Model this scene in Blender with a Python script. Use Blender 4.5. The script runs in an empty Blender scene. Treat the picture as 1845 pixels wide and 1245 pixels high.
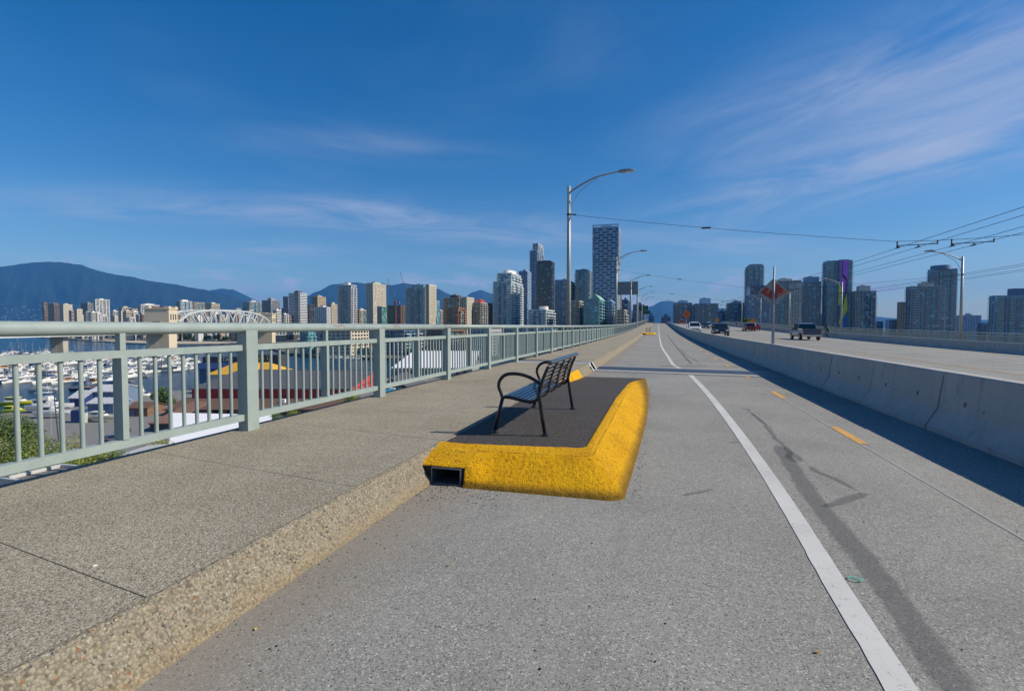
import bpy, math, random
from mathutils import Vector, Matrix, noise
R = math.radians
sc = bpy.context.scene
random.seed(7)

# ------------------------------------------------------------------ camera
W, H, F = 1845.0, 1245.0, 930.0
EYE = 1.42
YAW = math.atan(263.0 / F)
PITCH = R(2.15)
cam_d = bpy.data.cameras.new('camera')
cam = bpy.data.objects.new('camera', cam_d)
sc.collection.objects.link(cam)
cam.location = (0, 0, EYE)
cam.rotation_euler = (R(90) - PITCH, 0, YAW)
cam_d.sensor_fit = 'HORIZONTAL'
cam_d.sensor_width = 36.0
cam_d.lens = 36.0 * F / W
cam_d.clip_start = 0.05
cam_d.clip_end = 80000
sc.camera = cam

# ------------------------------------------------------------------ light
SUN_AZ = R(12)      # sun stands to the right of the bridge, a little ahead of the camera
SUN_EL = R(38)
s_dir = Vector((math.cos(SUN_EL) * math.cos(SUN_AZ), math.cos(SUN_EL) * math.sin(SUN_AZ), math.sin(SUN_EL)))
sun_d = bpy.data.lights.new('sun', 'SUN')
sun_d.energy = 5.0
sun_d.angle = R(0.55)
sun_d.color = (1.0, 0.91, 0.75)
sun = bpy.data.objects.new('sun', sun_d)
sun.rotation_euler = (-s_dir).to_track_quat('-Z', 'Y').to_euler()
sc.collection.objects.link(sun)

sc.view_settings.view_transform = 'Standard'
sc.view_settings.look = 'None'
sc.view_settings.gamma = 1.0
sc.view_settings.exposure = 0.20
try:
    sc.view_settings.use_curve_mapping = False
except Exception:
    pass

# ------------------------------------------------------------------ node helpers
def N(nt, typ, ins=None, **attrs):
    n = nt.nodes.new(typ)
    for k, v in attrs.items():
        setattr(n, k, v)
    if ins:
        for k, v in ins.items():
            s = n.inputs[k]
            if isinstance(v, bpy.types.NodeSocket):
                nt.links.new(v, s)
            else:
                s.default_value = v
    return n
def MA(nt, op, a, b=0.0, c=0.0, clamp=False):
    n = nt.nodes.new('ShaderNodeMath'); n.operation = op; n.use_clamp = clamp
    for i, v in enumerate((a, b, c)):
        if isinstance(v, bpy.types.NodeSocket): nt.links.new(v, n.inputs[i])
        else: n.inputs[i].default_value = v
    return n.outputs[0]
def MIX(nt, fac, a, b, mode='MIX'):
    n = nt.nodes.new('ShaderNodeMix'); n.data_type = 'RGBA'; n.blend_type = mode
    for i, v in ((0, fac), (6, a), (7, b)):
        if isinstance(v, bpy.types.NodeSocket): nt.links.new(v, n.inputs[i])
        else:
            if i == 0: n.inputs[0].default_value = v
            else: n.inputs[i].default_value = (v[0], v[1], v[2], 1.0)
    return n.outputs[2]
def RAMP(nt, fac, stops, interp='LINEAR'):
    n = nt.nodes.new('ShaderNodeValToRGB'); n.color_ramp.interpolation = interp
    e = n.color_ramp.elements
    while len(e) > 1: e.remove(e[-1])
    e[0].position = stops[0][0]; c = stops[0][1]; e[0].color = (c[0], c[1], c[2], 1)
    for p, c in stops[1:]:
        k = e.new(p); k.color = (c[0], c[1], c[2], 1)
    nt.links.new(fac, n.inputs[0])
    return n.outputs[0]
def SMOOTH(nt, v, lo, hi):
    n = nt.nodes.new('ShaderNodeMapRange'); n.interpolation_type = 'SMOOTHSTEP'
    nt.links.new(v, n.inputs[0])
    n.inputs[1].default_value = lo; n.inputs[2].default_value = hi
    return n.outputs[0]
def NOISE(nt, vec, scale, detail=4.0, rough=0.55, dist=0.0):
    n = N(nt, 'ShaderNodeTexNoise', {'Vector': vec, 'Scale': scale, 'Detail': detail, 'Roughness': rough, 'Distortion': dist})
    return n.outputs[0]

# ------------------------------------------------------------------ world: clear sky, thin cirrus
wd = bpy.data.worlds.new('World'); sc.world = wd; wd.use_nodes = True
nt = wd.node_tree; nt.nodes.clear()
out = N(nt, 'ShaderNodeOutputWorld')
bg = N(nt, 'ShaderNodeBackground')
sky = N(nt, 'ShaderNodeTexSky', sky_type='NISHITA', sun_disc=False, sun_elevation=SUN_EL,
        sun_rotation=R(90) - SUN_AZ, altitude=50.0, air_density=1.0, dust_density=0.45, ozone_density=3.2)
hs = N(nt, 'ShaderNodeHueSaturation', {'Hue': 0.503, 'Saturation': 1.42, 'Value': 1.04, 'Color': sky.outputs[0]})
tc = N(nt, 'ShaderNodeTexCoord')
sep = N(nt, 'ShaderNodeSeparateXYZ', {'Vector': tc.outputs['Generated']})
zz = MA(nt, 'ADD', MA(nt, 'MAXIMUM', sep.outputs[2], 0.0), 0.10)
pu = MA(nt, 'DIVIDE', sep.outputs[0], zz); pv = MA(nt, 'DIVIDE', sep.outputs[1], zz)
def cirrus(AZ, sal, sac, seed, blobs, lo, hi, amt):
    """a sheet of thin streaked cloud: streaks run along azimuth AZ, thicker in a few patches"""
    ca, sa = math.cos(AZ), math.sin(AZ)
    al = MA(nt, 'SUBTRACT', MA(nt, 'MULTIPLY', pv, ca), MA(nt, 'MULTIPLY', pu, sa))
    ac = MA(nt, 'ADD', MA(nt, 'MULTIPLY', pu, ca), MA(nt, 'MULTIPLY', pv, sa))
    v1 = N(nt, 'ShaderNodeCombineXYZ', {0: MA(nt, 'MULTIPLY', al, sal), 1: MA(nt, 'MULTIPLY', ac, sac), 2: seed})
    v2 = N(nt, 'ShaderNodeCombineXYZ', {0: MA(nt, 'MULTIPLY', al, sal*0.8), 1: MA(nt, 'MULTIPLY', ac, sac*0.3), 2: seed+8})
    c1 = NOISE(nt, v1.outputs[0], 1.15, 11.0, 0.64, 0.95)
    cov = MA(nt, 'MULTIPLY', SMOOTH(nt, NOISE(nt, v2.outputs[0], 1.0, 3.0, 0.5, 0.3), 0.52, 0.8), 0.14)
    for (px, py, s1, s2, k) in blobs:
        d = ray0(px, py); z = max(d.z, 0) + 0.10; a0 = (d.y*ca - d.x*sa)/z; c0 = (d.x*ca + d.y*sa)/z
        e = MA(nt, 'ADD', MA(nt, 'POWER', MA(nt, 'ABSOLUTE', MA(nt, 'DIVIDE', MA(nt, 'SUBTRACT', al, a0), s1)), 2.0), MA(nt, 'POWER', MA(nt, 'ABSOLUTE', MA(nt, 'DIVIDE', MA(nt, 'SUBTRACT', ac, c0), s2)), 2.0))
        cov = MA(nt, 'MAXIMUM', cov, MA(nt, 'MULTIPLY', MA(nt, 'EXPONENT', MA(nt, 'MULTIPLY', e, -1.0)), k))
    return MA(nt, 'MULTIPLY', MA(nt, 'MULTIPLY', SMOOTH(nt, c1, lo, hi), cov), amt)
def ray0(px, py):
    return (Matrix.Rotation(YAW, 3, 'Z') @ Matrix.Rotation(R(90) - PITCH, 3, 'X') @ Vector(((px - W/2)/F, (H/2 - py)/F, -1.0))).normalized()
cirA = cirrus(R(48), 0.95, 1.9, 3.1, [(1790, 225, 1.1, 0.5, 1.0), (1780, 80, 0.9, 0.30, 0.75), (1500, 320, 1.0, 0.42, 0.75), (1300, 400, 0.9, 0.3, 0.45), (1420, 150, 0.6, 0.2, 0.4)], 0.23, 0.78, 0.88)
cirB = cirrus(R(-62), 0.95, 2.0, 7.4, [(620, 388, 1.5, 0.30, 0.85), (900, 420, 0.9, 0.35, 0.6), (430, 450, 0.7, 0.28, 0.6), (660, 265, 0.5, 0.16, 0.3), (880, 475, 0.5, 0.25, 0.6), (1300, 440, 1.0, 0.3, 0.55), (200, 360, 0.8, 0.25, 0.4)], 0.23, 0.78, 0.88)
hor = SMOOTH(nt, sep.outputs[2], 0.015, 0.12)
cir = MA(nt, 'MULTIPLY', MA(nt, 'MAXIMUM', cirA, cirB), hor)
# low bands of fair-weather cloud far off near the horizon
az = MA(nt, 'ARCTAN2', sep.outputs[0], sep.outputs[1])
v3 = N(nt, 'ShaderNodeCombineXYZ', {0: MA(nt, 'MULTIPLY', az, 9.0), 1: MA(nt, 'MULTIPLY', sep.outputs[2], 34.0), 2: 0.6})
c3 = NOISE(nt, v3.outputs[0], 1.25, 5.0, 0.55)
band = MA(nt, 'MULTIPLY', SMOOTH(nt, sep.outputs[2], 0.0, 0.03), MA(nt, 'SUBTRACT', 1.0, SMOOTH(nt, sep.outputs[2], 0.065, 0.12)))
cum = MA(nt, 'MULTIPLY', SMOOTH(nt, c3, 0.50, 0.65), MA(nt, 'MULTIPLY', band, 0.85))
CLOUD = (5.2, 5.6, 7.0)
col = MIX(nt, cir, hs.outputs[0], CLOUD)
col = MIX(nt, cum, col, (5.6, 5.9, 7.2))
nt.links.new(col, bg.inputs[0]); bg.inputs[1].default_value = 0.092
nt.links.new(bg.outputs[0], out.inputs[0])

# ------------------------------------------------------------------ projection helpers (photo measurements -> metres)
CM = Matrix.Rotation(YAW, 3, 'Z') @ Matrix.Rotation(R(90) - PITCH, 3, 'X')
FWD = Vector((-math.sin(YAW), math.cos(YAW), 0)); RGT = Vector((math.cos(YAW), math.sin(YAW), 0))
EYEV = Vector((0, 0, EYE))
def ray(px, py):
    return CM @ Vector(((px - W / 2) / F, (H / 2 - py) / F, -1.0))
def at_Y(px, py, Y):
    d = ray(px, py); return EYEV + d * (Y / d.y)
def at_z(px, py, z=0.0):
    d = ray(px, py); return EYEV + d * ((z - EYE) / d.z)
def at_d(px, py, dep):
    d = ray(px, py); return EYEV + d * (dep / d.dot(FWD))
def gnd(px, dep, z):                     # a point at horizontal depth dep under pixel column px
    p = at_d(px, 587.6, dep); return Vector((p.x, p.y, z))

def zr(Y):                               # longitudinal profile of the bridge deck
    if Y < 25: return 0.0
    if Y < 105: return 0.016 * (Y - 25) ** 2 / 160.0
    if Y < 215: return 0.64 + 0.016 * (Y - 105)
    if Y < 275:
        t = Y - 215; return 2.4 + 0.016 * t - 0.036 * t * t / 120.0
    return 2.4 + 0.016 * 60 - 0.036 * 30 - 0.02 * (Y - 275)
def zc(X, Y):                            # with the crossfall of the far carriageway
    return zr(Y) - (0.026 * (X - 4.0) if X > 4 else 0.0)

# ------------------------------------------------------------------ mesh helpers
COL = sc.collection
class MB:
    def __init__(s): s.v = []; s.f = []; s.m = []; s.mi = 0
    def add(s, vs, fs):
        b = len(s.v); s.v += [tuple(p) for p in vs]
        for f in fs: s.f.append(tuple(i + b for i in f)); s.m.append(s.mi)
        return s
    def box(s, x0, x1, y0, y1, z0, z1):
        return s.add([(x0,y0,z0),(x1,y0,z0),(x1,y1,z0),(x0,y1,z0),(x0,y0,z1),(x1,y0,z1),(x1,y1,z1),(x0,y1,z1)],
                     [(3,2,1,0),(4,5,6,7),(0,1,5,4),(1,2,6,5),(2,3,7,6),(3,0,4,7)])
    def cbox(s, c, sx, sy, sz, M=None):
        vs = [Vector((i*sx/2, j*sy/2, k*sz/2)) for k in (-1,1) for (i,j) in ((-1,-1),(1,-1),(1,1),(-1,1))]
        if M: vs = [M @ p for p in vs]
        return s.add([Vector(c) + p for p in vs], [(3,2,1,0),(4,5,6,7),(0,1,5,4),(1,2,6,5),(2,3,7,6),(3,0,4,7)])
    def cyl(s, p0, p1, r0, r1=None, n=10, caps=True):
        r1 = r0 if r1 is None else r1
        p0 = Vector(p0); p1 = Vector(p1); d = (p1 - p0).normalized()
        a = d.orthogonal().normalized(); b = d.cross(a)
        vs = []
        for p, r in ((p0, r0), (p1, r1)):
            for i in range(n):
                t = 2*math.pi*i/n; vs.append(p + a*(r*math.cos(t)) + b*(r*math.sin(t)))
        fs = [(i, (i+1) % n, n+(i+1) % n, n+i) for i in range(n)]
        if caps: fs += [tuple(range(n-1, -1, -1)), tuple(range(n, 2*n))]
        return s.add(vs, fs)
    def tube(s, pts, r, n=8, flat=1.0):
        pts = [Vector(p) for p in pts]; rs = r if isinstance(r, (list, tuple)) else [r]*len(pts)
        vs = []; up = None
        for i, p in enumerate(pts):
            d = (pts[min(i+1, len(pts)-1)] - pts[max(i-1, 0)]).normalized()
            if up is None: up = d.orthogonal().normalized()
            a = (up - d*up.dot(d)).normalized(); up = a; b = d.cross(a)
            for k in range(n):
                t = 2*math.pi*k/n; vs.append(p + a*(rs[i]*math.cos(t)) + b*(rs[i]*flat*math.sin(t)))
        fs = []
        for i in range(len(pts)-1):
            for k in range(n):
                fs.append((i*n+k, i*n+(k+1) % n, (i+1)*n+(k+1) % n, (i+1)*n+k))
        fs += [tuple(range(n-1, -1, -1)), tuple(range((len(pts)-1)*n, len(pts)*n))]
        return s.add(vs, fs)
    def prism(s, poly, z0, z1):
        n = len(poly)
        vs = [(p[0], p[1], z0) for p in poly] + [(p[0], p[1], z1) for p in poly]
        fs = [tuple(range(n-1, -1, -1)), tuple(range(n, 2*n))] + [(i, (i+1) % n, n+(i+1) % n, n+i) for i in range(n)]
        return s.add(vs, fs)
    def loft(s, secs, caps=True, closed=True):
        n = len(secs[0]); vs = [p for q in secs for p in q]; fs = []
        for i in range(len(secs)-1):
            for k in range(n if closed else n-1):
                fs.append((i*n+k, i*n+(k+1) % n, (i+1)*n+(k+1) % n, (i+1)*n+k))
        if caps and closed: fs += [tuple(range(n-1, -1, -1)), tuple(range((len(secs)-1)*n, len(secs)*n))]
        return s.add(vs, fs)
    def mesh(s, name, mats, smooth=False):
        me = bpy.data.meshes.new(name); me.from_pydata(s.v, [], s.f)
        mats = mats if isinstance(mats, (list, tuple)) else [mats]
        for m in mats: me.materials.append(m)
        if len(mats) > 1: me.polygons.foreach_set('material_index', s.m)
        if smooth: me.polygons.foreach_set('use_smooth', [True]*len(me.polygons))
        me.update(); return me
    def build(s, name, mats, parent=None, smooth=False, **kw):
        return obj(name, s.mesh(name, mats, smooth), parent, **kw)
def fixn(me):
    import bmesh
    bm = bmesh.new(); bm.from_mesh(me); bmesh.ops.recalc_face_normals(bm, faces=bm.faces); bm.to_mesh(me); bm.free()
    return me
def obj(name, me, parent=None, loc=None, rot=None, label=None, cat=None, group=None, kind=None):
    o = bpy.data.objects.new(name, me); COL.objects.link(o)
    if parent: o.parent = parent
    if loc is not None: o.location = loc
    if rot is not None: o.rotation_euler = rot if hasattr(rot, '__len__') else (0, 0, rot)
    return tag(o, label, cat, group, kind)
def tag(o, label=None, cat=None, group=None, kind=None):
    if label: o['label'] = label
    if cat: o['category'] = cat
    if group: o['group'] = group
    if kind: o['kind'] = kind
    return o
def thing(name, label, cat, loc=(0, 0, 0), rotz=0.0, group=None):
    return obj(name, None, None, loc, rotz, label, cat, group)
def copy_tree(o, parent=None):
    c = o.copy(); COL.objects.link(c); c.parent = parent
    for ch in o.children: copy_tree(ch, c)
    return c
def text_mesh(body, size, name):
    cu = bpy.data.curves.new(name, 'FONT'); cu.body = body; cu.size = size; cu.resolution_u = 3
    cu.align_x = 'CENTER'; cu.align_y = 'CENTER'
    t = bpy.data.objects.new('tmp_text', cu); COL.objects.link(t)
    bpy.context.view_layer.update()
    me = bpy.data.meshes.new_from_object(t.evaluated_get(bpy.context.evaluated_depsgraph_get()))
    bpy.data.objects.remove(t); me.name = name; me.materials.clear(); return me

# ------------------------------------------------------------------ materials
MATS = {}
def mat(name, fn=None, base=(0.5, 0.5, 0.5), rough=0.6, metal=0.0, spec=0.5, coat=0.0):
    if name in MATS: return MATS[name]
    m = bpy.data.materials.new(name); m.use_nodes = True; t = m.node_tree; t.nodes.clear()
    o = N(t, 'ShaderNodeOutputMaterial'); b = N(t, 'ShaderNodeBsdfPrincipled')
    b.inputs['Base Color'].default_value = (*base, 1); b.inputs['Roughness'].default_value = rough
    b.inputs['Metallic'].default_value = metal; b.inputs['Specular IOR Level'].default_value = spec
    b.inputs['Coat Weight'].default_value = coat
    t.links.new(b.outputs[0], o.inputs[0])
    tcn = N(t, 'ShaderNodeTexCoord')
    if fn: fn(t, b, tcn.outputs['Object'])
    MATS[name] = m; return m
def setc(t, b, col): t.links.new(col, b.inputs['Base Color'])
def bump(t, b, h, strength=0.3, dist=0.01):
    n = N(t, 'ShaderNodeBump', {'Height': h, 'Strength': strength, 'Distance': dist})
    t.links.new(n.outputs[0], b.inputs['Normal'])
def plain(name, base, rough=0.6, metal=0.0, var=0.15, scale=6.0, spec=0.5, coat=0.0):
    """a painted or cast surface with slight mottling"""
    def fn(t, b, o):
        n = NOISE(t, o, scale, 5.0, 0.6)
        k = MA(t, 'ADD', MA(t, 'MULTIPLY', n, 2*var), 1.0 - var)
        c = N(t, 'ShaderNodeVectorMath', {0: base}, operation='SCALE'); t.links.new(k, c.inputs['Scale'])
        setc(t, b, c.outputs[0])
        t.links.new(MA(t, 'ADD', MA(t, 'MULTIPLY', n, 0.2), rough - 0.1), b.inputs['Roughness'])
    return mat(name, fn, base, rough, metal, spec, coat)

def f_asphalt(t, b, o):
    vo = N(t, 'ShaderNodeTexVoronoi', {'Vector': o, 'Scale': 150.0, 'Randomness': 1.0})
    cell = N(t, 'ShaderNodeSeparateColor', {0: vo.outputs['Color']})
    stone = RAMP(t, cell.outputs[0], [(0.0, (0.08, 0.078, 0.075)), (0.12, (0.17, 0.167, 0.16)), (0.5, (0.225, 0.222, 0.214)),
                                      (0.88, (0.275, 0.272, 0.262)), (0.97, (0.34, 0.336, 0.325)), (1.0, (0.55, 0.545, 0.53))])
    patch = NOISE(t, o, 1.7, 5.0, 0.6)
    stone = MIX(t, RAMP(t, patch, [(0.35, (0.38, 0.38, 0.38)), (0.65, (0.0, 0.0, 0.0))]), stone, (0.232, 0.229, 0.22))
    big = NOISE(t, o, 0.55, 6.0, 0.62, 0.4)
    stone = MIX(t, 1.0, stone, RAMP(t, big, [(0.25, (0.86, 0.855, 0.82)), (0.5, (1.10, 1.09, 1.04)), (0.75, (1.30, 1.28, 1.20))]), 'MULTIPLY')
    v2 = N(t, 'ShaderNodeTexVoronoi', {'Vector': o, 'Scale': 78.0}); c2 = N(t, 'ShaderNodeSeparateColor', {0: v2.outputs['Color']})
    core = MA(t, 'SUBTRACT', 1.0, SMOOTH(t, v2.outputs['Distance'], 0.25, 0.5))
    stone = MIX(t, MA(t, 'MULTIPLY', core, SMOOTH(t, c2.outputs[0], 0.80, 0.84)), stone, (0.10, 0.099, 0.096))
    stone = MIX(t, MA(t, 'MULTIPLY', core, SMOOTH(t, c2.outputs[1], 0.84, 0.88)), stone, (0.42, 0.415, 0.40))
    mid = NOISE(t, o, 6.5, 5.0, 0.7, 1.2)
    stone = MIX(t, MA(t, 'MULTIPLY', SMOOTH(t, mid, 0.60, 0.76), 0.38), stone, (0.13, 0.13, 0.13))
    # traffic film: long streaks along the lanes
    st = N(t, 'ShaderNodeMapping', {'Vector': o, 'Scale': (1.6, 0.05, 1.0)})
    stn = NOISE(t, st.outputs[0], 2.2, 4.0, 0.6)
    stone = MIX(t, MA(t, 'MULTIPLY', SMOOTH(t, stn, 0.55, 0.75), 0.25), stone, (0.15, 0.148, 0.143))
    # brown silt washed against the kerb
    sp = N(t, 'ShaderNodeSeparateXYZ', {0: o})
    dx = MA(t, 'ADD', MA(t, 'ADD', sp.outputs[0], 1.95), MA(t, 'MULTIPLY', NOISE(t, o, 2.2, 4.0, 0.65), -0.9))
    silt = MA(t, 'SUBTRACT', 1.0, SMOOTH(t, dx, -0.35, 0.28))
    stone = MIX(t, MA(t, 'MULTIPLY', silt, 0.62), stone, (0.235, 0.20, 0.16))
    # a few dark spots of gum and oil
    vs = N(t, 'ShaderNodeTexVoronoi', {'Vector': o, 'Scale': 3.4})
    spots = MA(t, 'SUBTRACT', 1.0, SMOOTH(t, vs.outputs['Distance'], 0.02, 0.05))
    stone = MIX(t, MA(t, 'MULTIPLY', spots, 0.6), stone, (0.05, 0.05, 0.05))
    setc(t, b, stone)
    bump(t, b, MA(t, 'SUBTRACT', MA(t, 'MULTIPLY', cell.outputs[1], 0.5), vo.outputs['Distance']), 0.28, 0.004)
ASPH = mat('asphalt_road', f_asphalt, rough=0.85, spec=0.3)

def f_dark_asphalt(t, b, o):
    vo = N(t, 'ShaderNodeTexVoronoi', {'Vector': o, 'Scale': 130.0})
    cell = N(t, 'ShaderNodeSeparateColor', {0: vo.outputs['Color']})
    c = RAMP(t, cell.outputs[0], [(0, (0.026, 0.0225, 0.0205)), (0.6, (0.054, 0.047, 0.043)), (0.95, (0.088, 0.077, 0.07)), (1.0, (0.26, 0.24, 0.22))])
    big = NOISE(t, o, 2.5, 6.0, 0.65)
    c = MIX(t, MA(t, 'MULTIPLY', SMOOTH(t, big, 0.5, 0.8), 0.5), c, (0.095, 0.083, 0.07))
    setc(t, b, c); bump(t, b, MA(t, 'MULTIPLY', vo.outputs['Distance'], -1.0), 0.5, 0.006)
DASPH = mat('dark_asphalt', f_dark_asphalt, rough=0.8, spec=0.35)

def f_sidewalk(t, b, o):
    vo = N(t, 'ShaderNodeTexVoronoi', {'Vector': o, 'Scale': 125.0})
    cell = N(t, 'ShaderNodeSeparateColor', {0: vo.outputs['Color']})
    c = RAMP(t, cell.outputs[0], [(0, (0.13, 0.11, 0.08)), (0.2, (0.255, 0.225, 0.17)), (0.6, (0.34, 0.305, 0.235)), (0.9, (0.40, 0.36, 0.285)), (1, (0.50, 0.465, 0.385))])
    n2 = NOISE(t, o, 70.0, 3.0, 0.6)
    c = MIX(t, MA(t, 'MULTIPLY', SMOOTH(t, n2, 0.5, 0.68), 0.55), c, (0.13, 0.108, 0.08))
    big = NOISE(t, o, 0.9, 6.0, 0.62)
    c = MIX(t, 1.0, c, RAMP(t, big, [(0.25, (0.74, 0.72, 0.69)), (0.55, (1, 1, 1)), (0.8, (1.12, 1.11, 1.08))]), 'MULTIPLY')
    v2 = N(t, 'ShaderNodeTexVoronoi', {'Vector': o, 'Scale': 82.0}); c2 = N(t, 'ShaderNodeSeparateColor', {0: v2.outputs['Color']})
    core = MA(t, 'SUBTRACT', 1.0, SMOOTH(t, v2.outputs['Distance'], 0.22, 0.5))
    c = MIX(t, MA(t, 'MULTIPLY', MA(t, 'MULTIPLY', core, SMOOTH(t, c2.outputs[0], 0.70, 0.76)), 0.8), c, (0.10, 0.082, 0.058))
    c = MIX(t, MA(t, 'MULTIPLY', MA(t, 'MULTIPLY', core, SMOOTH(t, c2.outputs[1], 0.78, 0.84)), 0.7), c, (0.50, 0.455, 0.37))
    st = NOISE(t, o, 3.4, 6.0, 0.7, 0.8)
    c = MIX(t, MA(t, 'MULTIPLY', SMOOTH(t, st, 0.64, 0.76), 0.42), c, (0.10, 0.075, 0.05))
    setc(t, b, c)
    bump(t, b, MA(t, 'ADD', MA(t, 'MULTIPLY', vo.outputs['Distance'], -1.0), MA(t, 'MULTIPLY', n2, 0.9)), 0.55, 0.007)
SWALK = mat('exposed_aggregate_concrete', f_sidewalk, rough=0.9, spec=0.25)

def f_kerb(t, b, o):
    wob = N(t, 'ShaderNodeVectorMath', {0: o, 1: N(t, 'ShaderNodeVectorMath', {0: N(t, 'ShaderNodeTexNoise', {'Vector': o, 'Scale': 60.0}).outputs['Color']}, operation='SCALE').outputs[0]}, operation='ADD')
    wob.inputs[1].links[0].from_node.inputs['Scale'].default_value = 0.012
    vo = N(t, 'ShaderNodeTexVoronoi', {'Vector': wob.outputs[0], 'Scale': 78.0})
    cell = N(t, 'ShaderNodeSeparateColor', {0: vo.outputs['Color']})
    c = RAMP(t, cell.outputs[0], [(0, (0.10, 0.088, 0.066)), (0.15, (0.20, 0.178, 0.135)), (0.5, (0.26, 0.233, 0.178)), (0.78, (0.30, 0.268, 0.205)),
                                  (0.92, (0.28, 0.23, 0.15)), (1, (0.37, 0.335, 0.265))])
    v2 = N(t, 'ShaderNodeTexVoronoi', {'Vector': wob.outputs[0], 'Scale': 46.0}); c2 = N(t, 'ShaderNodeSeparateColor', {0: v2.outputs['Color']})
    core = MA(t, 'SUBTRACT', 1.0, SMOOTH(t, v2.outputs['Distance'], 0.32, 0.42))
    c = MIX(t, MA(t, 'MULTIPLY', core, SMOOTH(t, c2.outputs[0], 0.76, 0.78)), c, RAMP(t, c2.outputs[2], [(0, (0.09, 0.09, 0.087)), (0.5, (0.14, 0.137, 0.125)), (0.75, (0.23, 0.165, 0.09)), (1, (0.26, 0.11, 0.055))]))
    gap = SMOOTH(t, vo.outputs['Distance'], 0.42, 0.72)
    c = MIX(t, MA(t, 'MULTIPLY', gap, 0.55), c, (0.13, 0.105, 0.07))
    sp = N(t, 'ShaderNodeSeparateXYZ', {0: o})
    low = MA(t, 'SUBTRACT', 1.0, SMOOTH(t, MA(t, 'ADD', sp.outputs[2], MA(t, 'MULTIPLY', NOISE(t, o, 5.0, 4.0, 0.6), 0.12)), 0.05, 0.17))
    c = MIX(t, MA(t, 'MULTIPLY', low, 0.35), c, (0.27, 0.19, 0.09))
    rust = NOISE(t, o, 2.3, 5.0, 0.65)
    c = MIX(t, MA(t, 'MULTIPLY', SMOOTH(t, rust, 0.68, 0.78), 0.5), c, (0.27, 0.11, 0.04))
    setc(t, b, c); bump(t, b, MA(t, 'MULTIPLY', vo.outputs['Distance'], -1.0), 0.6, 0.010)
KERB = mat('kerb_aggregate', f_kerb, rough=0.9, spec=0.25)

def f_yellow(t, b, o):
    n = NOISE(t, o, 30.0, 6.0, 0.68); n2 = NOISE(t, o, 95.0, 3.0, 0.6); n3 = NOISE(t, o, 3.0, 5.0, 0.6)
    c = RAMP(t, n3, [(0.3, (0.76, 0.38, 0.004)), (0.6, (0.92, 0.49, 0.005)), (0.8, (0.95, 0.53, 0.008))])
    pit = MA(t, 'SUBTRACT', 1.0, SMOOTH(t, MA(t, 'ADD', MA(t, 'MULTIPLY', n, 0.6), MA(t, 'MULTIPLY', n2, 0.4)), 0.37, 0.48))
    c = MIX(t, MA(t, 'MULTIPLY', pit, 0.85), c, (0.16, 0.065, 0.008))
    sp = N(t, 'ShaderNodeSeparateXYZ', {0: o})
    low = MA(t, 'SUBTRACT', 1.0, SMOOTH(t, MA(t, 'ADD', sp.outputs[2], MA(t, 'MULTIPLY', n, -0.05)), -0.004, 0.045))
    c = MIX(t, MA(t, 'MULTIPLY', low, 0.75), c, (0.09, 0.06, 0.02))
    m = N(t, 'ShaderNodeMapping', {'Vector': o, 'Scale': (2.0, 7.0, 16.0), 'Rotation': (0.0, 0.5, 0.4)})
    scuff = NOISE(t, m.outputs[0], 1.0, 7.0, 0.72, 1.0)
    c = MIX(t, MA(t, 'MULTIPLY', SMOOTH(t, scuff, 0.58, 0.72), 0.55), c, (0.20, 0.11, 0.02))
    chip = NOISE(t, o, 9.0, 8.0, 0.75, 0.6)
    c = MIX(t, MA(t, 'MULTIPLY', SMOOTH(t, chip, 0.70, 0.73), 0.85), c, (0.16, 0.14, 0.11))
    setc(t, b, c)
    bump(t, b, MA(t, 'ADD', MA(t, 'MULTIPLY', n, 1.0), MA(t, 'MULTIPLY', n2, 0.45)), 1.0, 0.05)
YEL = mat('yellow_kerb_paint', f_yellow, rough=0.7, spec=0.15)

def f_concrete(base, streak=0.35):
    def fn(t, b, o):
        n = NOISE(t, o, 1.6, 6.0, 0.65); n2 = NOISE(t, o, 30.0, 4.0, 0.6)
        m = N(t, 'ShaderNodeMapping', {'Vector': o, 'Scale': (3.0, 3.0, 0.25)})
        s = NOISE(t, m.outputs[0], 3.0, 5.0, 0.65)
        k = MA(t, 'ADD', MA(t, 'MULTIPLY', n, 0.5), MA(t, 'ADD', MA(t, 'MULTIPLY', n2, 0.25), 0.62))
        c = N(t, 'ShaderNodeVectorMath', {0: base}, operation='SCALE'); t.links.new(k, c.inputs['Scale'])
        dark = MIX(t, MA(t, 'MULTIPLY', SMOOTH(t, s, 0.52, 0.72), streak), c.outputs[0], tuple(x*0.42 for x in base))
        vo = N(t, 'ShaderNodeTexVoronoi', {'Vector': o, 'Scale': 16.0})
        pit = MA(t, 'SUBTRACT', 1.0, SMOOTH(t, vo.outputs['Distance'], 0.03, 0.1))
        dark = MIX(t, MA(t, 'MULTIPLY', pit, 0.5), dark, tuple(x*0.35 for x in base))
        mh = N(t, 'ShaderNodeMapping', {'Vector': o, 'Scale': (1.0, 0.5, 9.0)})
        hs_ = NOISE(t, mh.outputs[0], 2.2, 6.0, 0.68)
        dark = MIX(t, MA(t, 'MULTIPLY', SMOOTH(t, hs_, 0.60, 0.70), 0.35), dark, tuple(x*0.4 for x in base))
        setc(t, b, dark); bump(t, b, n2, 0.25, 0.004)
    return fn
BARR = mat('barrier_concrete', f_concrete((0.40, 0.385, 0.36), 0.4), rough=0.85, spec=0.3)
CONC = mat('weathered_concrete', f_concrete((0.42, 0.39, 0.33), 0.5), rough=0.9, spec=0.25)
PYLC = mat('pylon_concrete', f_concrete((0.62, 0.52, 0.38), 0.3), rough=0.9, spec=0.25)

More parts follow.
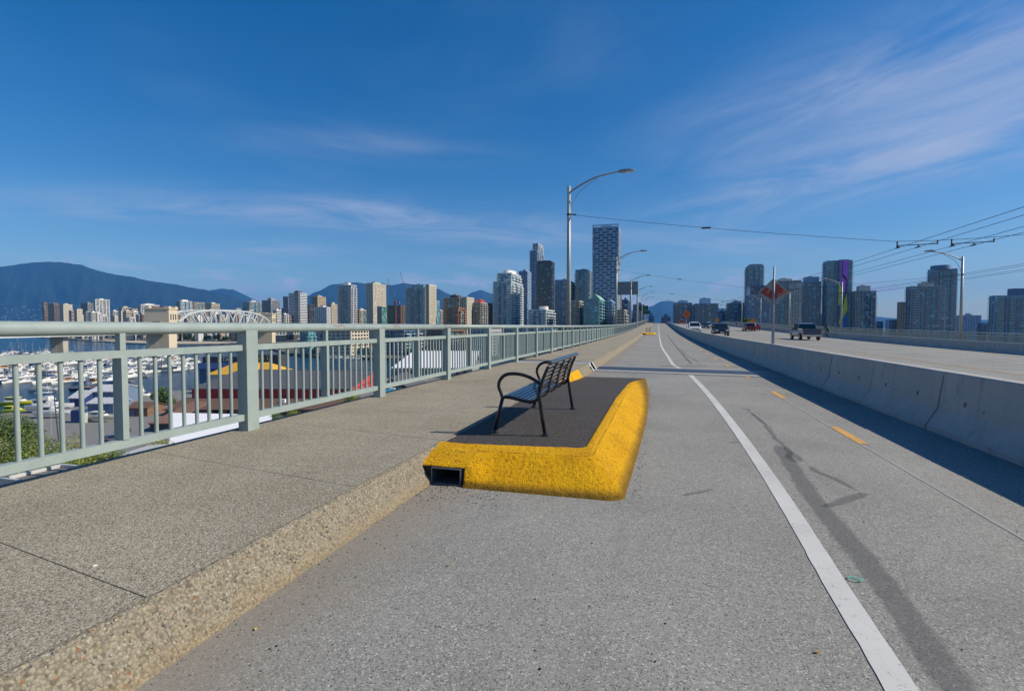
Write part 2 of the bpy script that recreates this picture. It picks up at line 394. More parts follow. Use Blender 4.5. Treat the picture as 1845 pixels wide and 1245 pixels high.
def f_rail(t, b, o):
    n = NOISE(t, o, 5.0, 6.0, 0.65); n2 = NOISE(t, o, 55.0, 4.0, 0.6)
    c = RAMP(t, n, [(0.3, (0.25, 0.305, 0.29)), (0.6, (0.295, 0.35, 0.335)), (0.8, (0.33, 0.382, 0.365))])
    n4 = NOISE(t, o, 9.0, 6.0, 0.7, 0.5)
    c = MIX(t, MA(t, 'MULTIPLY', SMOOTH(t, n4, 0.67, 0.74), 0.8), c, (0.24, 0.11, 0.03))
    c = MIX(t, MA(t, 'MULTIPLY', SMOOTH(t, n2, 0.62, 0.8), 0.18), c, (0.16, 0.17, 0.15))
    setc(t, b, c)
    t.links.new(MA(t, 'ADD', MA(t, 'MULTIPLY', n, 0.25), 0.28), b.inputs['Roughness'])
RAIL = mat('sage_rail_paint', f_rail, rough=0.4, spec=0.28)

def f_line(base):
    def fn(t, b, o):
        n = NOISE(t, o, 12.0, 6.0, 0.7, 0.6); n2 = NOISE(t, o, 90.0, 3.0, 0.6)
        m = N(t, 'ShaderNodeMapping', {'Vector': o, 'Scale': (6.0, 26.0, 1.0), 'Rotation': (0, 0, 0.35)})
        cr = NOISE(t, m.outputs[0], 1.0, 5.0, 0.7, 1.0)
        w = MA(t, 'MAXIMUM', SMOOTH(t, MA(t, 'ADD', MA(t, 'MULTIPLY', n, 0.55), MA(t, 'MULTIPLY', n2, 0.45)), 0.55, 0.68),
               MA(t, 'MULTIPLY', SMOOTH(t, cr, 0.64, 0.70), 0.9))
        c = MIX(t, MA(t, 'MULTIPLY', w, 0.75), base, (0.20, 0.20, 0.195))
        big = NOISE(t, o, 1.2, 4.0, 0.6)
        c = MIX(t, 1.0, c, RAMP(t, big, [(0.3, (0.82, 0.82, 0.82)), (0.7, (1.05, 1.05, 1.05))]), 'MULTIPLY')
        setc(t, b, c); bump(t, b, n2, 0.2, 0.003)
    return fn
WLINE = mat('white_line_paint', f_line((0.56, 0.555, 0.53)), rough=0.7)
OLINE = mat('orange_line_paint', f_line((0.62, 0.33, 0.07)), rough=0.7)
def f_tar(t, b, o):
    n = NOISE(t, o, 40.0, 4.0, 0.6)
    vo = N(t, 'ShaderNodeTexVoronoi', {'Vector': o, 'Scale': 150.0}); cell = N(t, 'ShaderNodeSeparateColor', {0: vo.outputs['Color']})
    setc(t, b, RAMP(t, MA(t, 'ADD', MA(t, 'MULTIPLY', cell.outputs[0], 0.75), MA(t, 'MULTIPLY', n, 0.25)),
                    [(0.1, (0.10, 0.10, 0.10)), (0.6, (0.14, 0.14, 0.14)), (0.9, (0.18, 0.18, 0.178)), (1.0, (0.42, 0.42, 0.42))]))
def f_tarsoft(t, b, o):
    f_tar(t, b, o)
    at = N(t, 'ShaderNodeAttribute', attribute_name='cover')
    n = MA(t, 'ADD', MA(t, 'MULTIPLY', NOISE(t, o, 14.0, 6.0, 0.7), 0.75), MA(t, 'MULTIPLY', NOISE(t, o, 110.0, 2.0, 0.6), 0.35))
    t.links.new(MA(t, 'MULTIPLY', SMOOTH(t, MA(t, 'ADD', at.outputs['Fac'], MA(t, 'SUBTRACT', n, 0.62)), 0.15, 0.70), 0.40), b.inputs['Alpha'])
TAR = mat('tar_seal', f_tar, rough=0.6)
TARS = mat('tar_stain', f_tarsoft, rough=0.7)
def f_crease(t, b, o):
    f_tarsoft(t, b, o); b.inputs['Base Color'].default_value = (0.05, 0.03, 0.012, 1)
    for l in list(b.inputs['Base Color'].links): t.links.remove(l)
CREASE = mat('dark_crease', f_crease, rough=0.9)
STEEL = plain('dark_steel_plate', (0.10, 0.105, 0.12), 0.45, 0.6, 0.3, 9.0)
GALV = plain('galvanised_steel', (0.33, 0.345, 0.37), 0.6, 0.3, 0.2, 5.0)
LAMPP = plain('lamp_post_paint', (0.34, 0.345, 0.34), 0.5, 0.3, 0.2, 3.0)
def f_bench(t, b, o):
    n = NOISE(t, o, 14.0, 5.0, 0.65)
    c = MIX(t, MA(t, 'MULTIPLY', SMOOTH(t, n, 0.60, 0.72), 0.55), (0.016, 0.018, 0.024), (0.06, 0.032, 0.016))
    setc(t, b, c); t.links.new(MA(t, 'ADD', MA(t, 'MULTIPLY', n, 0.2), 0.16), b.inputs['Roughness'])
BENCH = mat('black_bench_metal', f_bench, rough=0.3, spec=0.9, coat=0.5)
FRAME = mat('black_bench_frame', f_bench, rough=0.4, spec=0.35)
BLACK = plain('black_rubber', (0.012, 0.012, 0.012), 0.7, 0, 0.2)
WIRE = plain('wire_black', (0.02, 0.02, 0.022), 0.6, 0, 0.1)
WHITEP = plain('white_paint', (0.78, 0.78, 0.77), 0.45, 0, 0.08, 2.0)
DGLASS = mat('dark_vehicle_glass', base=(0.012, 0.016, 0.022), rough=0.06, spec=0.8)

# ================================================================== BRIDGE DECK, ROAD, MARKINGS
YS = [-14 + 2*i for i in range(22)] + [30 + 4*i for i in range(65)] + [300 + 20*i for i in range(17)]
def sheet(name, xs, ys, zf, m, parent=None, kind=None, dz=0.0, skew=0.0):
    b = MB(); n = len(xs)
    vs = [(x, y + skew*x, zf(x, y + skew*x) + dz) for y in ys for x in xs]
    fs = [(j*n+i, j*n+i+1, (j+1)*n+i+1, (j+1)*n+i) for j in range(len(ys)-1) for i in range(n-1)]
    b.add(vs, fs); return b.build(name, m, parent, kind=kind)
road = sheet('road', [-2.2, 0, 2, 4, 8, 12, 16, 20, 25.2], YS, zc, ASPH, kind='structure')
# the body of the bridge under the road and the walks
b = MB()
secs = []
for Y in YS:
    z = zr(Y)
    secs.append([(-4.69, Y, z+0.06), (27.4, Y, z-0.75), (27.4, Y, z-1.6), (24, Y, z-2.2), (20, Y, z-2.9), (2, Y, z-2.9), (-1.5, Y, z-1.4), (-4.69, Y, z-0.55)])
b.loft(secs); deck = b.build('bridge_deck', CONC, kind='structure'); fixn(deck.data)
for Y in (-40, 70, 180, 300, 420):
    for X in (3.5, 18.5):
        if Y > -20:
            MB().box(X-1.6, X+1.6, Y-1.1, Y+1.1, -27.5, zr(Y)-2.85).build('pier', CONC, deck)

# painted lines -------------------------------------------------
def strip(pts, w, dz=0.004, jag=0.0, step=0.12, wv=0.0, taper=0.0):
    """a flat ribbon on the road through ground points; jag roughens its edges"""
    b = MB(); P = [Vector((p[0], p[1], 0)) for p in pts]; L = []
    for i in range(len(P)-1):
        n = max(1, int((P[i+1]-P[i]).length/step))
        for k in range(n): L.append(P[i].lerp(P[i+1], k/n))
    L.append(P[-1]); vs = []
    for i, p in enumerate(L):
        d = (L[min(i+1, len(L)-1)] - L[max(i-1, 0)]).normalized(); s = Vector((d.y, -d.x, 0))
        ww = w*(1 + wv*noise.noise(p*2.3))*(min(1.0, 0.12 + i*step/taper, 0.12 + (len(L)-1-i)*step/taper) if taper else 1.0)
        a = p - s*(ww/2 + jag*noise.noise(p*9.0)); c = p + s*(ww/2 + jag*noise.noise(p*9.0+Vector((7, 3, 1))))
        vs += [(a.x, a.y, zc(a.x, a.y)+dz), (c.x, c.y, zc(c.x, c.y)+dz)]
    return b.add(vs, [(2*i, 2*i+1, 2*i+3, 2*i+2) for i in range(len(L)-1)])
def smooth_pts(pts, n=6):
    out = []
    for i in range(len(pts)-1):
        p0, p1, p2, p3 = pts[max(i-1, 0)], pts[i], pts[i+1], pts[min(i+2, len(pts)-1)]
        for k in range(n):
            t = k/n
            out.append(tuple(0.5*((2*p1[j]) + (-p0[j]+p2[j])*t + (2*p0[j]-5*p1[j]+4*p2[j]-p3[j])*t*t + (-p0[j]+3*p1[j]-3*p2[j]+p3[j])*t**3) for j in (0, 1)))
    out.append(tuple(pts[-1][:2])); return out
wl = [at_z(*p)[:2] for p in ((1648, 1290), (1612, 1222), (1505, 1052), (1428, 925), (1366, 830), (1310, 752), (1270, 703), (1244, 676))]
strip(smooth_pts(wl), 0.125, jag=0.004, step=0.08).build('edge_line', WLINE, road)
wl2 = [at_z(*p)[:2] for p in ((1225, 664), (1213, 657), (1205, 645))] + [(0.42, 27.0), (0.26, 36.0), (0.2, 50), (0.15, 80), (0.15, 140), (0.15, 250)]
strip(smooth_pts(wl2), 0.13, jag=0.003, step=0.5).build('edge_line', WLINE, road)
for k in range(-1, 16):
    y0 = 7.1 + 4.08*k
    strip([(2.40, y0), (2.40, y0+1.1)], 0.105, jag=0.006, step=0.06).build('lane_dash', OLINE, road)
strip([(2.36, -2), (2.36, 15.2)], 0.03, jag=0.010, step=0.1, dz=0.003).build('faint_line', mat('worn_line', f_line((0.315, 0.312, 0.30)), rough=0.8), road)
# lane dashes on the far carriageway
for X, c, w in ((7.2, WLINE, 0.11), (16.4, WLINE, 0.11), (19.8, WLINE, 0.11)):
    for k in range(0, 22):
        y0 = 13.0 + 9.0*k + X*0.4
        strip([(X, y0), (X, y0+3.0)], w, jag=0.004, step=0.5).build('lane_dash', c, road)
for X in (11.45, 11.7):
    strip([(X, -6), (X, 250)], 0.10, jag=0.012, step=1.0).build('centre_line', mat('faded_centre_line', f_line((0.36, 0.255, 0.12)), rough=0.8), road)
# tar repairs and scuffs, each traced on the ground
def tar(pts, w, jag=0.02, dz=0.006, wv=0.5):
    """a stain whose edges feather out: cover is 1 along the middle and 0 at the rim"""
    P = [Vector((p[0], p[1], 0)) for p in smooth_pts([at_z(*p)[:2] for p in pts])]; L = []
    for i in range(len(P)-1):
        n = max(1, int((P[i+1]-P[i]).length/0.05))
        for k in range(n): L.append(P[i].lerp(P[i+1], k/n))
    L.append(P[-1]); vs = []; cov = []
    for i, p in enumerate(L):
        d = (L[min(i+1, len(L)-1)] - L[max(i-1, 0)]).normalized(); s_ = Vector((d.y, -d.x, 0)); e = min(1.0, i*0.05/0.2, (len(L)-1-i)*0.05/0.2)
        ww = w*(1 + wv*noise.noise(p*2.3)); off = s_*(jag*noise.noise(p*4.0))
        for q, c in ((-.8, 0), (-.28, 1), (.28, 1), (.8, 0)):
            v = p + s_*(ww*q) + off; vs.append((v.x, v.y, zc(v.x, v.y)+dz)); cov.append(c*e)
    b = MB(); b.add(vs, [(4*i+k, 4*i+k+1, 4*i+k+5, 4*i+k+4) for i in range(len(L)-1) for k in range(3)])
    o = b.build('tar_patch', TARS, road); a = o.data.attributes.new('cover', 'FLOAT', 'POINT'); a.data.foreach_set('value', cov)
tar(((1770, 1290), (1690, 1190), (1600, 1060), (1535, 980), (1480, 915), (1448, 872), (1425, 835), (1400, 800)), 0.13, 0.01, wv=0.15)
tar(((1475, 917), (1510, 905), (1548, 893), (1553, 886)), 0.07, 0.02)
tar(((1552, 888), (1515, 868), (1480, 852), (1455, 838)), 0.05, 0.02)
tar(((1450, 838), (1425, 812), (1400, 792), (1375, 762), (1352, 742)), 0.045, 0.025)
tar(((1345, 738), (1375, 760), (1396, 778)), 0.02, 0.012)
tar(((1330, 735), (1348, 738), (1352, 741)), 0.05, 0.03)
tar(((1410, 800), (1425, 822), (1432, 835)), 0.05, 0.05)
tar(((1312, 798), (1336, 796)), 0.07, 0.05)
tar(((1232, 659), (1255, 659), (1281, 660)), 0.16, 0.03)
tar(((1246, 656), (1236, 645), (1225, 632), (1214, 620), (1207, 612), (1202, 606)), 0.10, 0.06)
tar(((1262, 655), (1240, 641), (1228, 630)), 0.04, 0.03)
tar(((1175, 603), (1200, 604), (1222, 604)), 0.35, 0.15)
tar(((1220, 893), (1262, 888), (1290, 880)), 0.035, 0.03)
# survey mark sprayed in green
b = MB(); c = at_z(1541, 1045); vs = []; fs = []
for i in range(25):
    a = 2*math.pi*i/24
    for rr in (0.028, 0.037): vs.append((c.x + rr*math.cos(a)*1.0, c.y + rr*math.sin(a)*0.8, 0.011))
fs = [(2*i, 2*i+1, 2*i+3, 2*i+2) for i in range(24)]
b.add(vs, fs).build('survey_mark', mat('green_spray', f_line((0.06, 0.42, 0.33)), rough=0.7), road)

# expansion joint -----------------------------------------------
SK = -0.155
JY = 17.35
def jz(x, y): return zc(x, y)
sheet('joint_concrete', [-1.98, 0, 2, 3.55], [JY-1.15, JY-0.62], jz, plain('joint_concrete', (0.31, 0.31, 0.30), 0.85, 0, 0.25, 5.0), road, dz=0.005, skew=SK)
sheet('joint_concrete', [-1.98, 0, 2, 3.55], [JY+0.66, JY+0.95], jz, MATS['joint_concrete'], road, dz=0.005, skew=SK)
for k in range(4):
    xa = -1.97 + 1.38*k
    sheet('joint_plate', [xa, xa+1.365], [JY-0.6, JY+0.02], jz, STEEL, road, dz=0.012, skew=SK)
    sheet('joint_plate', [xa, xa+1.365], [JY+0.05, JY+0.64], jz, STEEL, road, dz=0.012, skew=SK)
sheet('joint_plate', [4.2, 23.0], [JY-0.6, JY+0.6], jz, STEEL, road, dz=0.012, skew=SK)
sheet('tar_patch', [-1.9, 3.5], [JY-1.35, JY-1.2], jz, TAR, road, dz=0.006, skew=SK)

# ================================================================== SIDEWALK AND KERB
SZ = 0.24
walk = obj('sidewalk', None, kind='structure')
kerb = obj('kerb', None, kind='structure')
XO, XI = -4.69, -2.14
def slab(y0, y1):
    b = MB(); g = 0.0008; sk = -0.17; e = 0.0025
    def q(x, y, z): yy = y + sk*(x - XI); return (x, yy, z + zr(yy))
    n = max(1, int((y1-y0)/8))
    for (ya, yb) in [(y0 + (y1-y0)*i/n, y0 + (y1-y0)*(i+1)/n) for i in range(n)]:
        y_a = ya + (g if ya == y0 else 0); y_b = yb - (g if yb == y1 else 0)
        ea = e if ya == y0 else 0; eb = e if yb == y1 else 0
        b.add([q(XO, y_a+ea, SZ), q(XI, y_a+ea, SZ), q(XI, y_b-eb, SZ), q(XO, y_b-eb, SZ),
               q(XO, y_a, SZ-0.012), q(XI, y_a, SZ-0.012), q(XI, y_b, SZ-0.012), q(XO, y_b, SZ-0.012),
               q(XO, y_a, SZ-0.16), q(XI, y_a, SZ-0.16), q(XI, y_b, SZ-0.16), q(XO, y_b, SZ-0.16)],
              [(0,1,2,3), (4,5,1,0), (6,7,3,2), (7,4,0,3), (5,6,2,1), (8,9,5,4), (10,11,7,6), (11,8,4,7)])
    b.build('slab', SWALK, walk)
    prof = [(XI+0.003, SZ-0.16), (XI+0.003, SZ), (XI+0.025, SZ+0.001), (XI+0.048, SZ-0.010), (XI+0.064, SZ-0.032), (XI+0.085, SZ-0.08), (XI+0.13, SZ-0.16), (XI+0.178, 0.03), (XI+0.195, -0.03)]
    nk = max(1, int((y1-y0)/(0.045 if y1 < 9 else (0.3 if y1 < 32 else 4.0))))
    secs = []
    for i in range(nk+1):
        y = y0 + g + (y1-y0-2*g)*i/nk
        row = []
        for j, (x, z) in enumerate(prof):
            k = 0.0 if j < 2 else 0.012
            row.append((x + k*noise.noise((x*9, y*9, z*9)) + 0.4*k*noise.noise((x*40, y*40, z*40)), y, z + zr(y) + (0.5*k*noise.noise((x*20, y*20, 5)) if j > 1 else 0)))
        secs.append(row)
    MB().loft(secs, caps=True, closed=True).build('kerb_stone', KERB, kerb, smooth=False)
yy = -4.75; SY = [-4.75 + 1.61*i for i in range(14)]        # ... 16.18
for i in range(len(SY)-1): slab(SY[i], SY[i+1])
SY2 = [17.2 + 2.2*i for i in range(8)]
for i in range(len(SY2)-1): slab(SY2[i], SY2[i+1])
slab(SY2[-1], 120); slab(120, 330)
# steel nosing where the expansion joint crosses the walk
b = MB(); b.box(XO, XI+0.02, 16.19, 16.42, 0.10, SZ+0.004); b.build('joint_nosing', plain('nosing_concrete', (0.46, 0.45, 0.43), 0.8, 0, 0.2), walk)
b = MB(); b.box(XO, XI+0.03, 16.46, 16.98, 0.10, SZ+0.008); b.build('joint_plate', GALV, walk)
b = MB()
for y in (16.22, 16.9):
    b.add([(XI+0.0, y, SZ+0.012), (XI+0.07, y, SZ+0.002), (XI+0.215, y, 0.01), (XI+0.215, y+0.16, 0.01), (XI+0.07, y+0.16, SZ+0.002), (XI, y+0.16, SZ+0.012)], [(0,1,4,5), (1,2,3,4)])
b.build('joint_angle', plain('pale_steel', (0.62, 0.62, 0.63), 0.5, 0.3, 0.1), walk)
# pebbles standing proud of the near kerb face
b = MB(); rnd = random.Random(3)
fl = [(XI+0.03, SZ-0.001), (XI+0.05, SZ-0.012), (XI+0.085, SZ-0.08), (XI+0.13, SZ-0.16), (XI+0.18, 0.02)]
for i in range(800):
    y = 0.9 + 4.0*(rnd.random()**1.5); u = rnd.random()*3.999; j = int(u); u -= j
    x = fl[j][0]*(1-u) + fl[j+1][0]*u; z = fl[j][1]*(1-u) + fl[j+1][1]*u
    r = 0.0035 + 0.006*rnd.random()**3
    M = Matrix.Rotation(rnd.random()*6.3, 3, 'X') @ Matrix.Rotation(rnd.random()*6.3, 3, 'Z')
    sx, sy, sz_ = r*(0.8+rnd.random()*0.6), r*(0.9+rnd.random()*0.9), r*(0.6+rnd.random()*0.4)
    vs = [M @ Vector(q) + Vector((x-0.001, y, z-0.001)) for q in ((sx,0,0),(-sx,0,0),(0,sy,0),(0,-sy,0),(0,0,sz_),(0,0,-sz_))]
    b.mi = rnd.choice((0, 0, 1, 2, 2, 3)) if r > 0.006 else rnd.choice((0, 0, 0, 2))
    b.add(vs, [(0,2,4),(2,1,4),(1,3,4),(3,0,4),(2,0,5),(1,2,5),(3,1,5),(0,3,5)])
PEB = [plain('pebble_buff', (0.29, 0.255, 0.195), 0.8, 0, 0.3, 40), plain('pebble_pale', (0.36, 0.33, 0.27), 0.8, 0, 0.2, 40),
       plain('pebble_grey', (0.14, 0.14, 0.138), 0.7, 0, 0.3, 40), plain('pebble_rust', (0.26, 0.13, 0.07), 0.8, 0, 0.3, 40)]
b.build('exposed_pebbles', PEB, kerb, smooth=True, kind='stuff')
def ihz0(Y): return 0.238 if Y < 8.6 else max(0.012, 0.238*(1 - (Y-8.6)/5.75))
# loose grit along the gutter and over the road
b = MB(); rnd = random.Random(11)
def grit(x, y, z, r):
    a = rnd.random()*6.3; M = Matrix.Rotation(a, 3, 'Z')
    sx, sy, s3 = r, r*(0.6+rnd.random()*0.8), r*(0.35+rnd.random()*0.3)
    b.add([M @ Vector(q) + Vector((x, y, z)) for q in ((sx,0,s3*.4),(-sx,0,s3*.3),(0,sy,s3*.3),(0,-sy,s3*.5),(sx*.2,0,s3),(0,0,-.002))],
          [(0,2,4),(2,1,4),(1,3,4),(3,0,4),(2,0,5),(1,2,5),(3,1,5),(0,3,5)])
for i in range(620):
    y = 0.8 + 3.4*rnd.random(); x = -1.95 + abs(rnd.gauss(0, 0.22)); b.mi = rnd.choice((0, 1, 1, 2, 2)); grit(x, y, 0.002, 0.002+0.005*rnd.random()**3)
for i in range(260):
    y = 3.6 + 0.62*rnd.random()**0.6; x = -1.95 + 0.75*rnd.random()**1.6; b.mi = rnd.choice((0, 0, 1, 3)); grit(x, y, 0.002, 0.003+0.006*rnd.random()**2)
for i in range(420):
    x = -1.9 + 5.2*rnd.random(); y = 0.9 + 9*rnd.random()**1.5; b.mi = rnd.choice((0, 0, 1, 2)); grit(x, y, 0.002, 0.003+0.005*rnd.random()**3)
for i in range(340):
    y = 4.3 + 8*rnd.random(); b.mi = rnd.choice((0, 0, 1)); grit(-0.2 + abs(rnd.gauss(0, 0.05)), y, 0.002, 0.004+0.006*rnd.random()**2)
for i in range(90):
    x = -2.05 + 1.3*rnd.random(); y = 5.0 + 5*rnd.random(); b.mi = rnd.choice((1, 2, 2)); grit(x, y, ihz0(y), 0.002+0.005*rnd.random()**3)
b.build('gutter_grit', [BLACK, PEB[2], PEB[0], PEB[3]], kind='stuff', label='dark grit and stone chips strewn along the gutter', cat='grit')
# a fallen leaf and a scrap of paper
def leaf(px, py, z, col, name, label, s):
    p = at_z(px, py, z); b = MB(); M = Matrix.Rotation(random.random()*3, 3, 'Z')
    vs = [M @ Vector(q)*s + p for q in ((-1,0,.02),(-.4,.45,.25),(.4,.4,.2),(1,0,.1),(.4,-.4,.22),(-.4,-.42,.06))]
    vs2 = [v + Vector((0, 0, 0.004)) for v in vs]
    b.add(vs + vs2, [(5,4,3,2,1,0), (6,7,8,9,10,11)] + [(i, (i+1) % 6, 6+(i+1) % 6, 6+i) for i in range(6)])
    b.build(name, plain(name+'_surface', col, 0.7, 0, 0.2), label=label, cat='litter')
leaf(171, 1020, SZ, (0.75, 0.74, 0.7), 'paper_scrap', 'tiny white scrap of paper on the sidewalk near the kerb', 0.011)
leaf(1472, 1175, 0.004, (0.30, 0.19, 0.03), 'fallen_leaf', 'small brown fallen leaf on the road left of the white line', 0.014)
leaf(461, 1133, 0.004, (0.55, 0.36, 0.02), 'yellow_leaf', 'tiny yellow leaf on the asphalt close to the kerb', 0.010)
leaf(808, 1019, 0.004, (0.40, 0.32, 0.06), 'dry_leaf', 'tiny dry leaf on the asphalt before the yellow kerb', 0.010)

# ================================================================== YELLOW BUMP-OUT ISLAND
isl = thing('kerb_island', 'dark asphalt island with a fat yellow painted kerb carrying the bench', 'traffic island', (0, 4.2, 0))
IO = Vector((0, 4.2, 0))
def ihz(Y): return 0.238 if Y < 8.6 else max(0.012, 0.238*(1 - (Y-8.6)/5.75))
def path():
    """pairs (outer base point, inner top point) from the front-left round the corner to the far tip"""
    B, T = [], []
    for i in range(61):
        u = i/60; B.append((-1.64 + u*1.255, 4.19 + 0.01*u)); T.append((-1.64 + u*0.90, 4.86 + 0.11*u))
    for i in range(1, 13):
        a = R(-90 + 90*i/12); B.append((-0.385 + 0.14*math.cos(a), 4.34 + 0.14*math.sin(a))); T.append((-0.74 + 0.065*i/12, 4.97 + 0.06*i/12))
    for i in range(1, 180):
        u = i/179; Y = 4.34 + u*(14.35-4.34); Yt = 5.03 + u*(14.35-5.03)
        B.append((-0.245 + 0.10*math.sin(min(1, (Y-4.4)/4.6)*math.pi/2) - 0.16*max(0, (Y-9)/5.35)**2, Y))
        T.append((-0.675 + 0.02*u + 0.30*max(0, (u-0.72)/0.28)**2.0, Yt))
    return B, T
Bp, Tp = path()
def prof_at(i):
    uc = 0.57 if i < 54 else (0.57 + 0.16*min(1, (i-54)/22.0))
    return [(0, 0), (0.02, 0.075), (0.06*uc/.6, 0.15)] + [(uc*k, 0.04 + 0.88*k) for k in (.2, .3, .4, .5, .6, .7, .8, .9, .96)] + \
           [(uc, 0.945), (uc+.022, 0.968), (uc+.035, 0.958), (uc+.05, 0.982), (uc+.09, 1.005), (uc+.5*(1-uc), 1.02), (0.95, 1.02), (0.985, 1.01), (1.0, 0.93)]
BV = ((0, .60), (.0, .66), (.03, .71), (.12, .77), (.25, .84), (.4, .91), (.55, .965), (.68, .985), (.72, .978), (.76, 1.0), (.86, 1.02), (.97, 1.01), (1.0, .93))
def bulge(y):
    v = (y-4.265)/(4.86-4.265)
    for a, c in zip(BV[1:], BV[2:]):
        if v <= c[0]: return 0.238*(a[1] + (c[1]-a[1])*max(0, v-a[0])/(c[0]-a[0]))
    return 0.238
rows = []
for i, ((bx, by), (tx, ty)) in enumerate(zip(Bp, Tp)):
    row = []
    for u, g in prof_at(i):
        x = bx + (tx-bx)*u; y = by + (ty-by)*u; hh = ihz(y)
        nn = 0.005*noise.noise((x*22, y*22, g*6)) + 0.005*noise.noise((x*60, y*60, g*15)) + 0.005*noise.noise((x*6, y*6, g*2))
        k = min(1, hh/0.1); z = hh*g; wgt = max(0.0, 1 - (x+1.64)/0.24) if i < 54 else 0.0; wgt = wgt*wgt*(3-2*wgt)
        if wgt and y > 4.265: z += max(0.0, bulge(y)-z)*wgt
        row.append((x + nn*0.6*k, y - nn*0.6*k - IO.y, (z + nn*k*0.8) if u > 0 else -0.01))
    rows.append(row)
kb = MB(); kb.loft(rows, caps=False, closed=False)
# front-left piece bulging over the drain
rows2 = []
for i in range(17):
    u = i/16; x = -2.118 + u*0.480; row = []
    for v, g in BV:
        y = 4.265 + (4.86-4.265)*v; nn = 0.006*noise.noise((x*22, y*22, g*6)) + 0.004*noise.noise((x*55, y*55, g*15)) + 0.008*noise.noise((x*6, y*6, g*2))
        row.append((x + nn*0.6, y - nn*0.6 - IO.y, 0.238*g + nn*0.8))
    rows2.append(row)
kb.loft(rows2, caps=False, closed=False)
# cheek of the kerb beside the drain mouth
ch = [(-1.642, y-IO.y, z) for y, z in ((4.19, -0.01), (4.265, 0.10), (4.265, 0.155), (4.285, 0.168), (4.36, 0.186), (4.45, 0.203), (4.55, 0.22), (4.65, 0.231), (4.84, 0.236), (4.84, 0.0))]
n_ = len(ch); kb.add(ch + [(-1.615, q[1], q[2]-.012) for q in ch], [tuple(range(n_-1, -1, -1)), tuple(range(n_, 2*n_))] + [(i, (i+1) % n_, n_+(i+1) % n_, n_+i) for i in range(n_)])
ko = kb.build('painted_kerb', YEL, isl, smooth=True); fixn(ko.data)
# broken dark line laid along the crease below the lip
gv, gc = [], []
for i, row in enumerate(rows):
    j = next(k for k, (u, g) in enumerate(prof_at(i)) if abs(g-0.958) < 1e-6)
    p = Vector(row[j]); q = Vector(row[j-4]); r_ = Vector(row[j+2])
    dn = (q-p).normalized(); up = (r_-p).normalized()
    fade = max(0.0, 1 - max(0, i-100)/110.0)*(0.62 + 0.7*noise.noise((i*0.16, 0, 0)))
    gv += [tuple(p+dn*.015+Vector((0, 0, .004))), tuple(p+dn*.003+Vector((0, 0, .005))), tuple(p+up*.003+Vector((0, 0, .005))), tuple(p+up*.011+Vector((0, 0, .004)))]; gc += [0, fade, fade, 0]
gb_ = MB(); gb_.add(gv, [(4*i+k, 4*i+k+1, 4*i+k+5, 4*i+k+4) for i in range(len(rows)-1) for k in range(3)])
go = gb_.build('crease_line', CREASE, isl); at_ = go.data.attributes.new('cover', 'FLOAT', 'POINT'); at_.data.foreach_set('value', gc)
# asphalt top, ramping down to the road at the far end
b = MB(); vs = []
tb = [(t[0], t[1]) for t in Tp[72:]]
front = [(-2.18, 4.86), (-1.64, 4.86), (-0.74, 4.97)]
ysamp = [4.865 + (14.4-4.865)*i/90 for i in range(91)]
def tx(Y):
    if Y <= 5.03: return -0.70
    for i in range(len(tb)-1):
        if tb[i][1] <= Y <= tb[i+1][1]:
            k = (Y-tb[i][1])/(tb[i+1][1]-tb[i][1]+1e-9); return tb[i][0] + (tb[i+1][0]-tb[i][0])*k
    return tb[-1][0]
for Y in ysamp:
    xr = tx(Y) + 0.02
    for k in range(9):
        x = -2.125 + (xr+2.125)*k/8
        vs.append((x, Y - IO.y + (0.09*(k/8) if Y < 4.99 else 0.0), ihz(Y) - 0.006 + 0.003*noise.noise((x*3, Y*3, 0))))
b.add(vs, [(j*9+i, j*9+i+1, (j+1)*9+i+1, (j+1)*9+i) for j in range(90) for i in range(8)])
b.build('asphalt_top', DASPH, isl)
# drain tube through the foot of the island
b = MB(); x0, x1, z0, z1, w = -1.955, -1.672, 0.004, 0.150, 0.008; y0, y1 = 0.035, 0.70
b.box(x0, x1, y0, y1, z1-w, z1); b.box(x0, x1, y0, y1, z0, z0+w); b.box(x0, x0+w, y0, y1, z0+w, z1-w); b.box(x1-w, x1, y0, y1, z0+w, z1-w)
b.box(x0+w, x1-w, y1-0.01, y1, z0+w, z1-w)
b.build('drain_tube', plain('drain_steel', (0.16, 0.18, 0.20), 0.45, 0.5, 0.3, 12.0), isl)
b = MB(); b.box(-2.04, x0-0.002, 0.055, 0.6, 0.0, 0.150); b.box(x1+0.002, -1.644, 0.055, 0.6, 0.0, 0.150); b.box(-2.04, -1.644, 0.058, 0.6, z1+0.002, 0.156)
b.build('drain_surround', BLACK, isl)
# yellow paint on the kerb face beside the ramp
b = MB(); vs = []
for i in range(40):
    Y = 9.3 + 4.7*i/39; lo = max(ihz(Y)+0.002, 0.02); wob = 0.02*noise.noise((Y*1.7, 2, 0))
    hi = min(SZ+0.004, lo + 0.03 + 0.19*min(1, (Y-9.3)/2.2) + wob); 
    def face(z): 
        ks = [(0.03, XI+0.182), (SZ-0.16, XI+0.135), (SZ-0.08, XI+0.09), (SZ-0.032, XI+0.069), (SZ-0.010, XI+0.053), (SZ+0.004, XI+0.025)]
        for a, c in zip(ks, ks[1:]):
            if z <= c[0]: return a[1] + (c[1]-a[1])*(z-a[0])/(c[0]-a[0])
        return ks[-1][1]
    for k in range(4):
        z = lo + (hi-lo)*k/3; vs.append((face(z)+0.016, Y - IO.y, z))
b.add(vs, [(4*i+k, 4*i+4+k, 4*i+5+k, 4*i+1+k) for i in range(39) for k in range(3)])
b.build('painted_ramp_edge', YEL, isl)

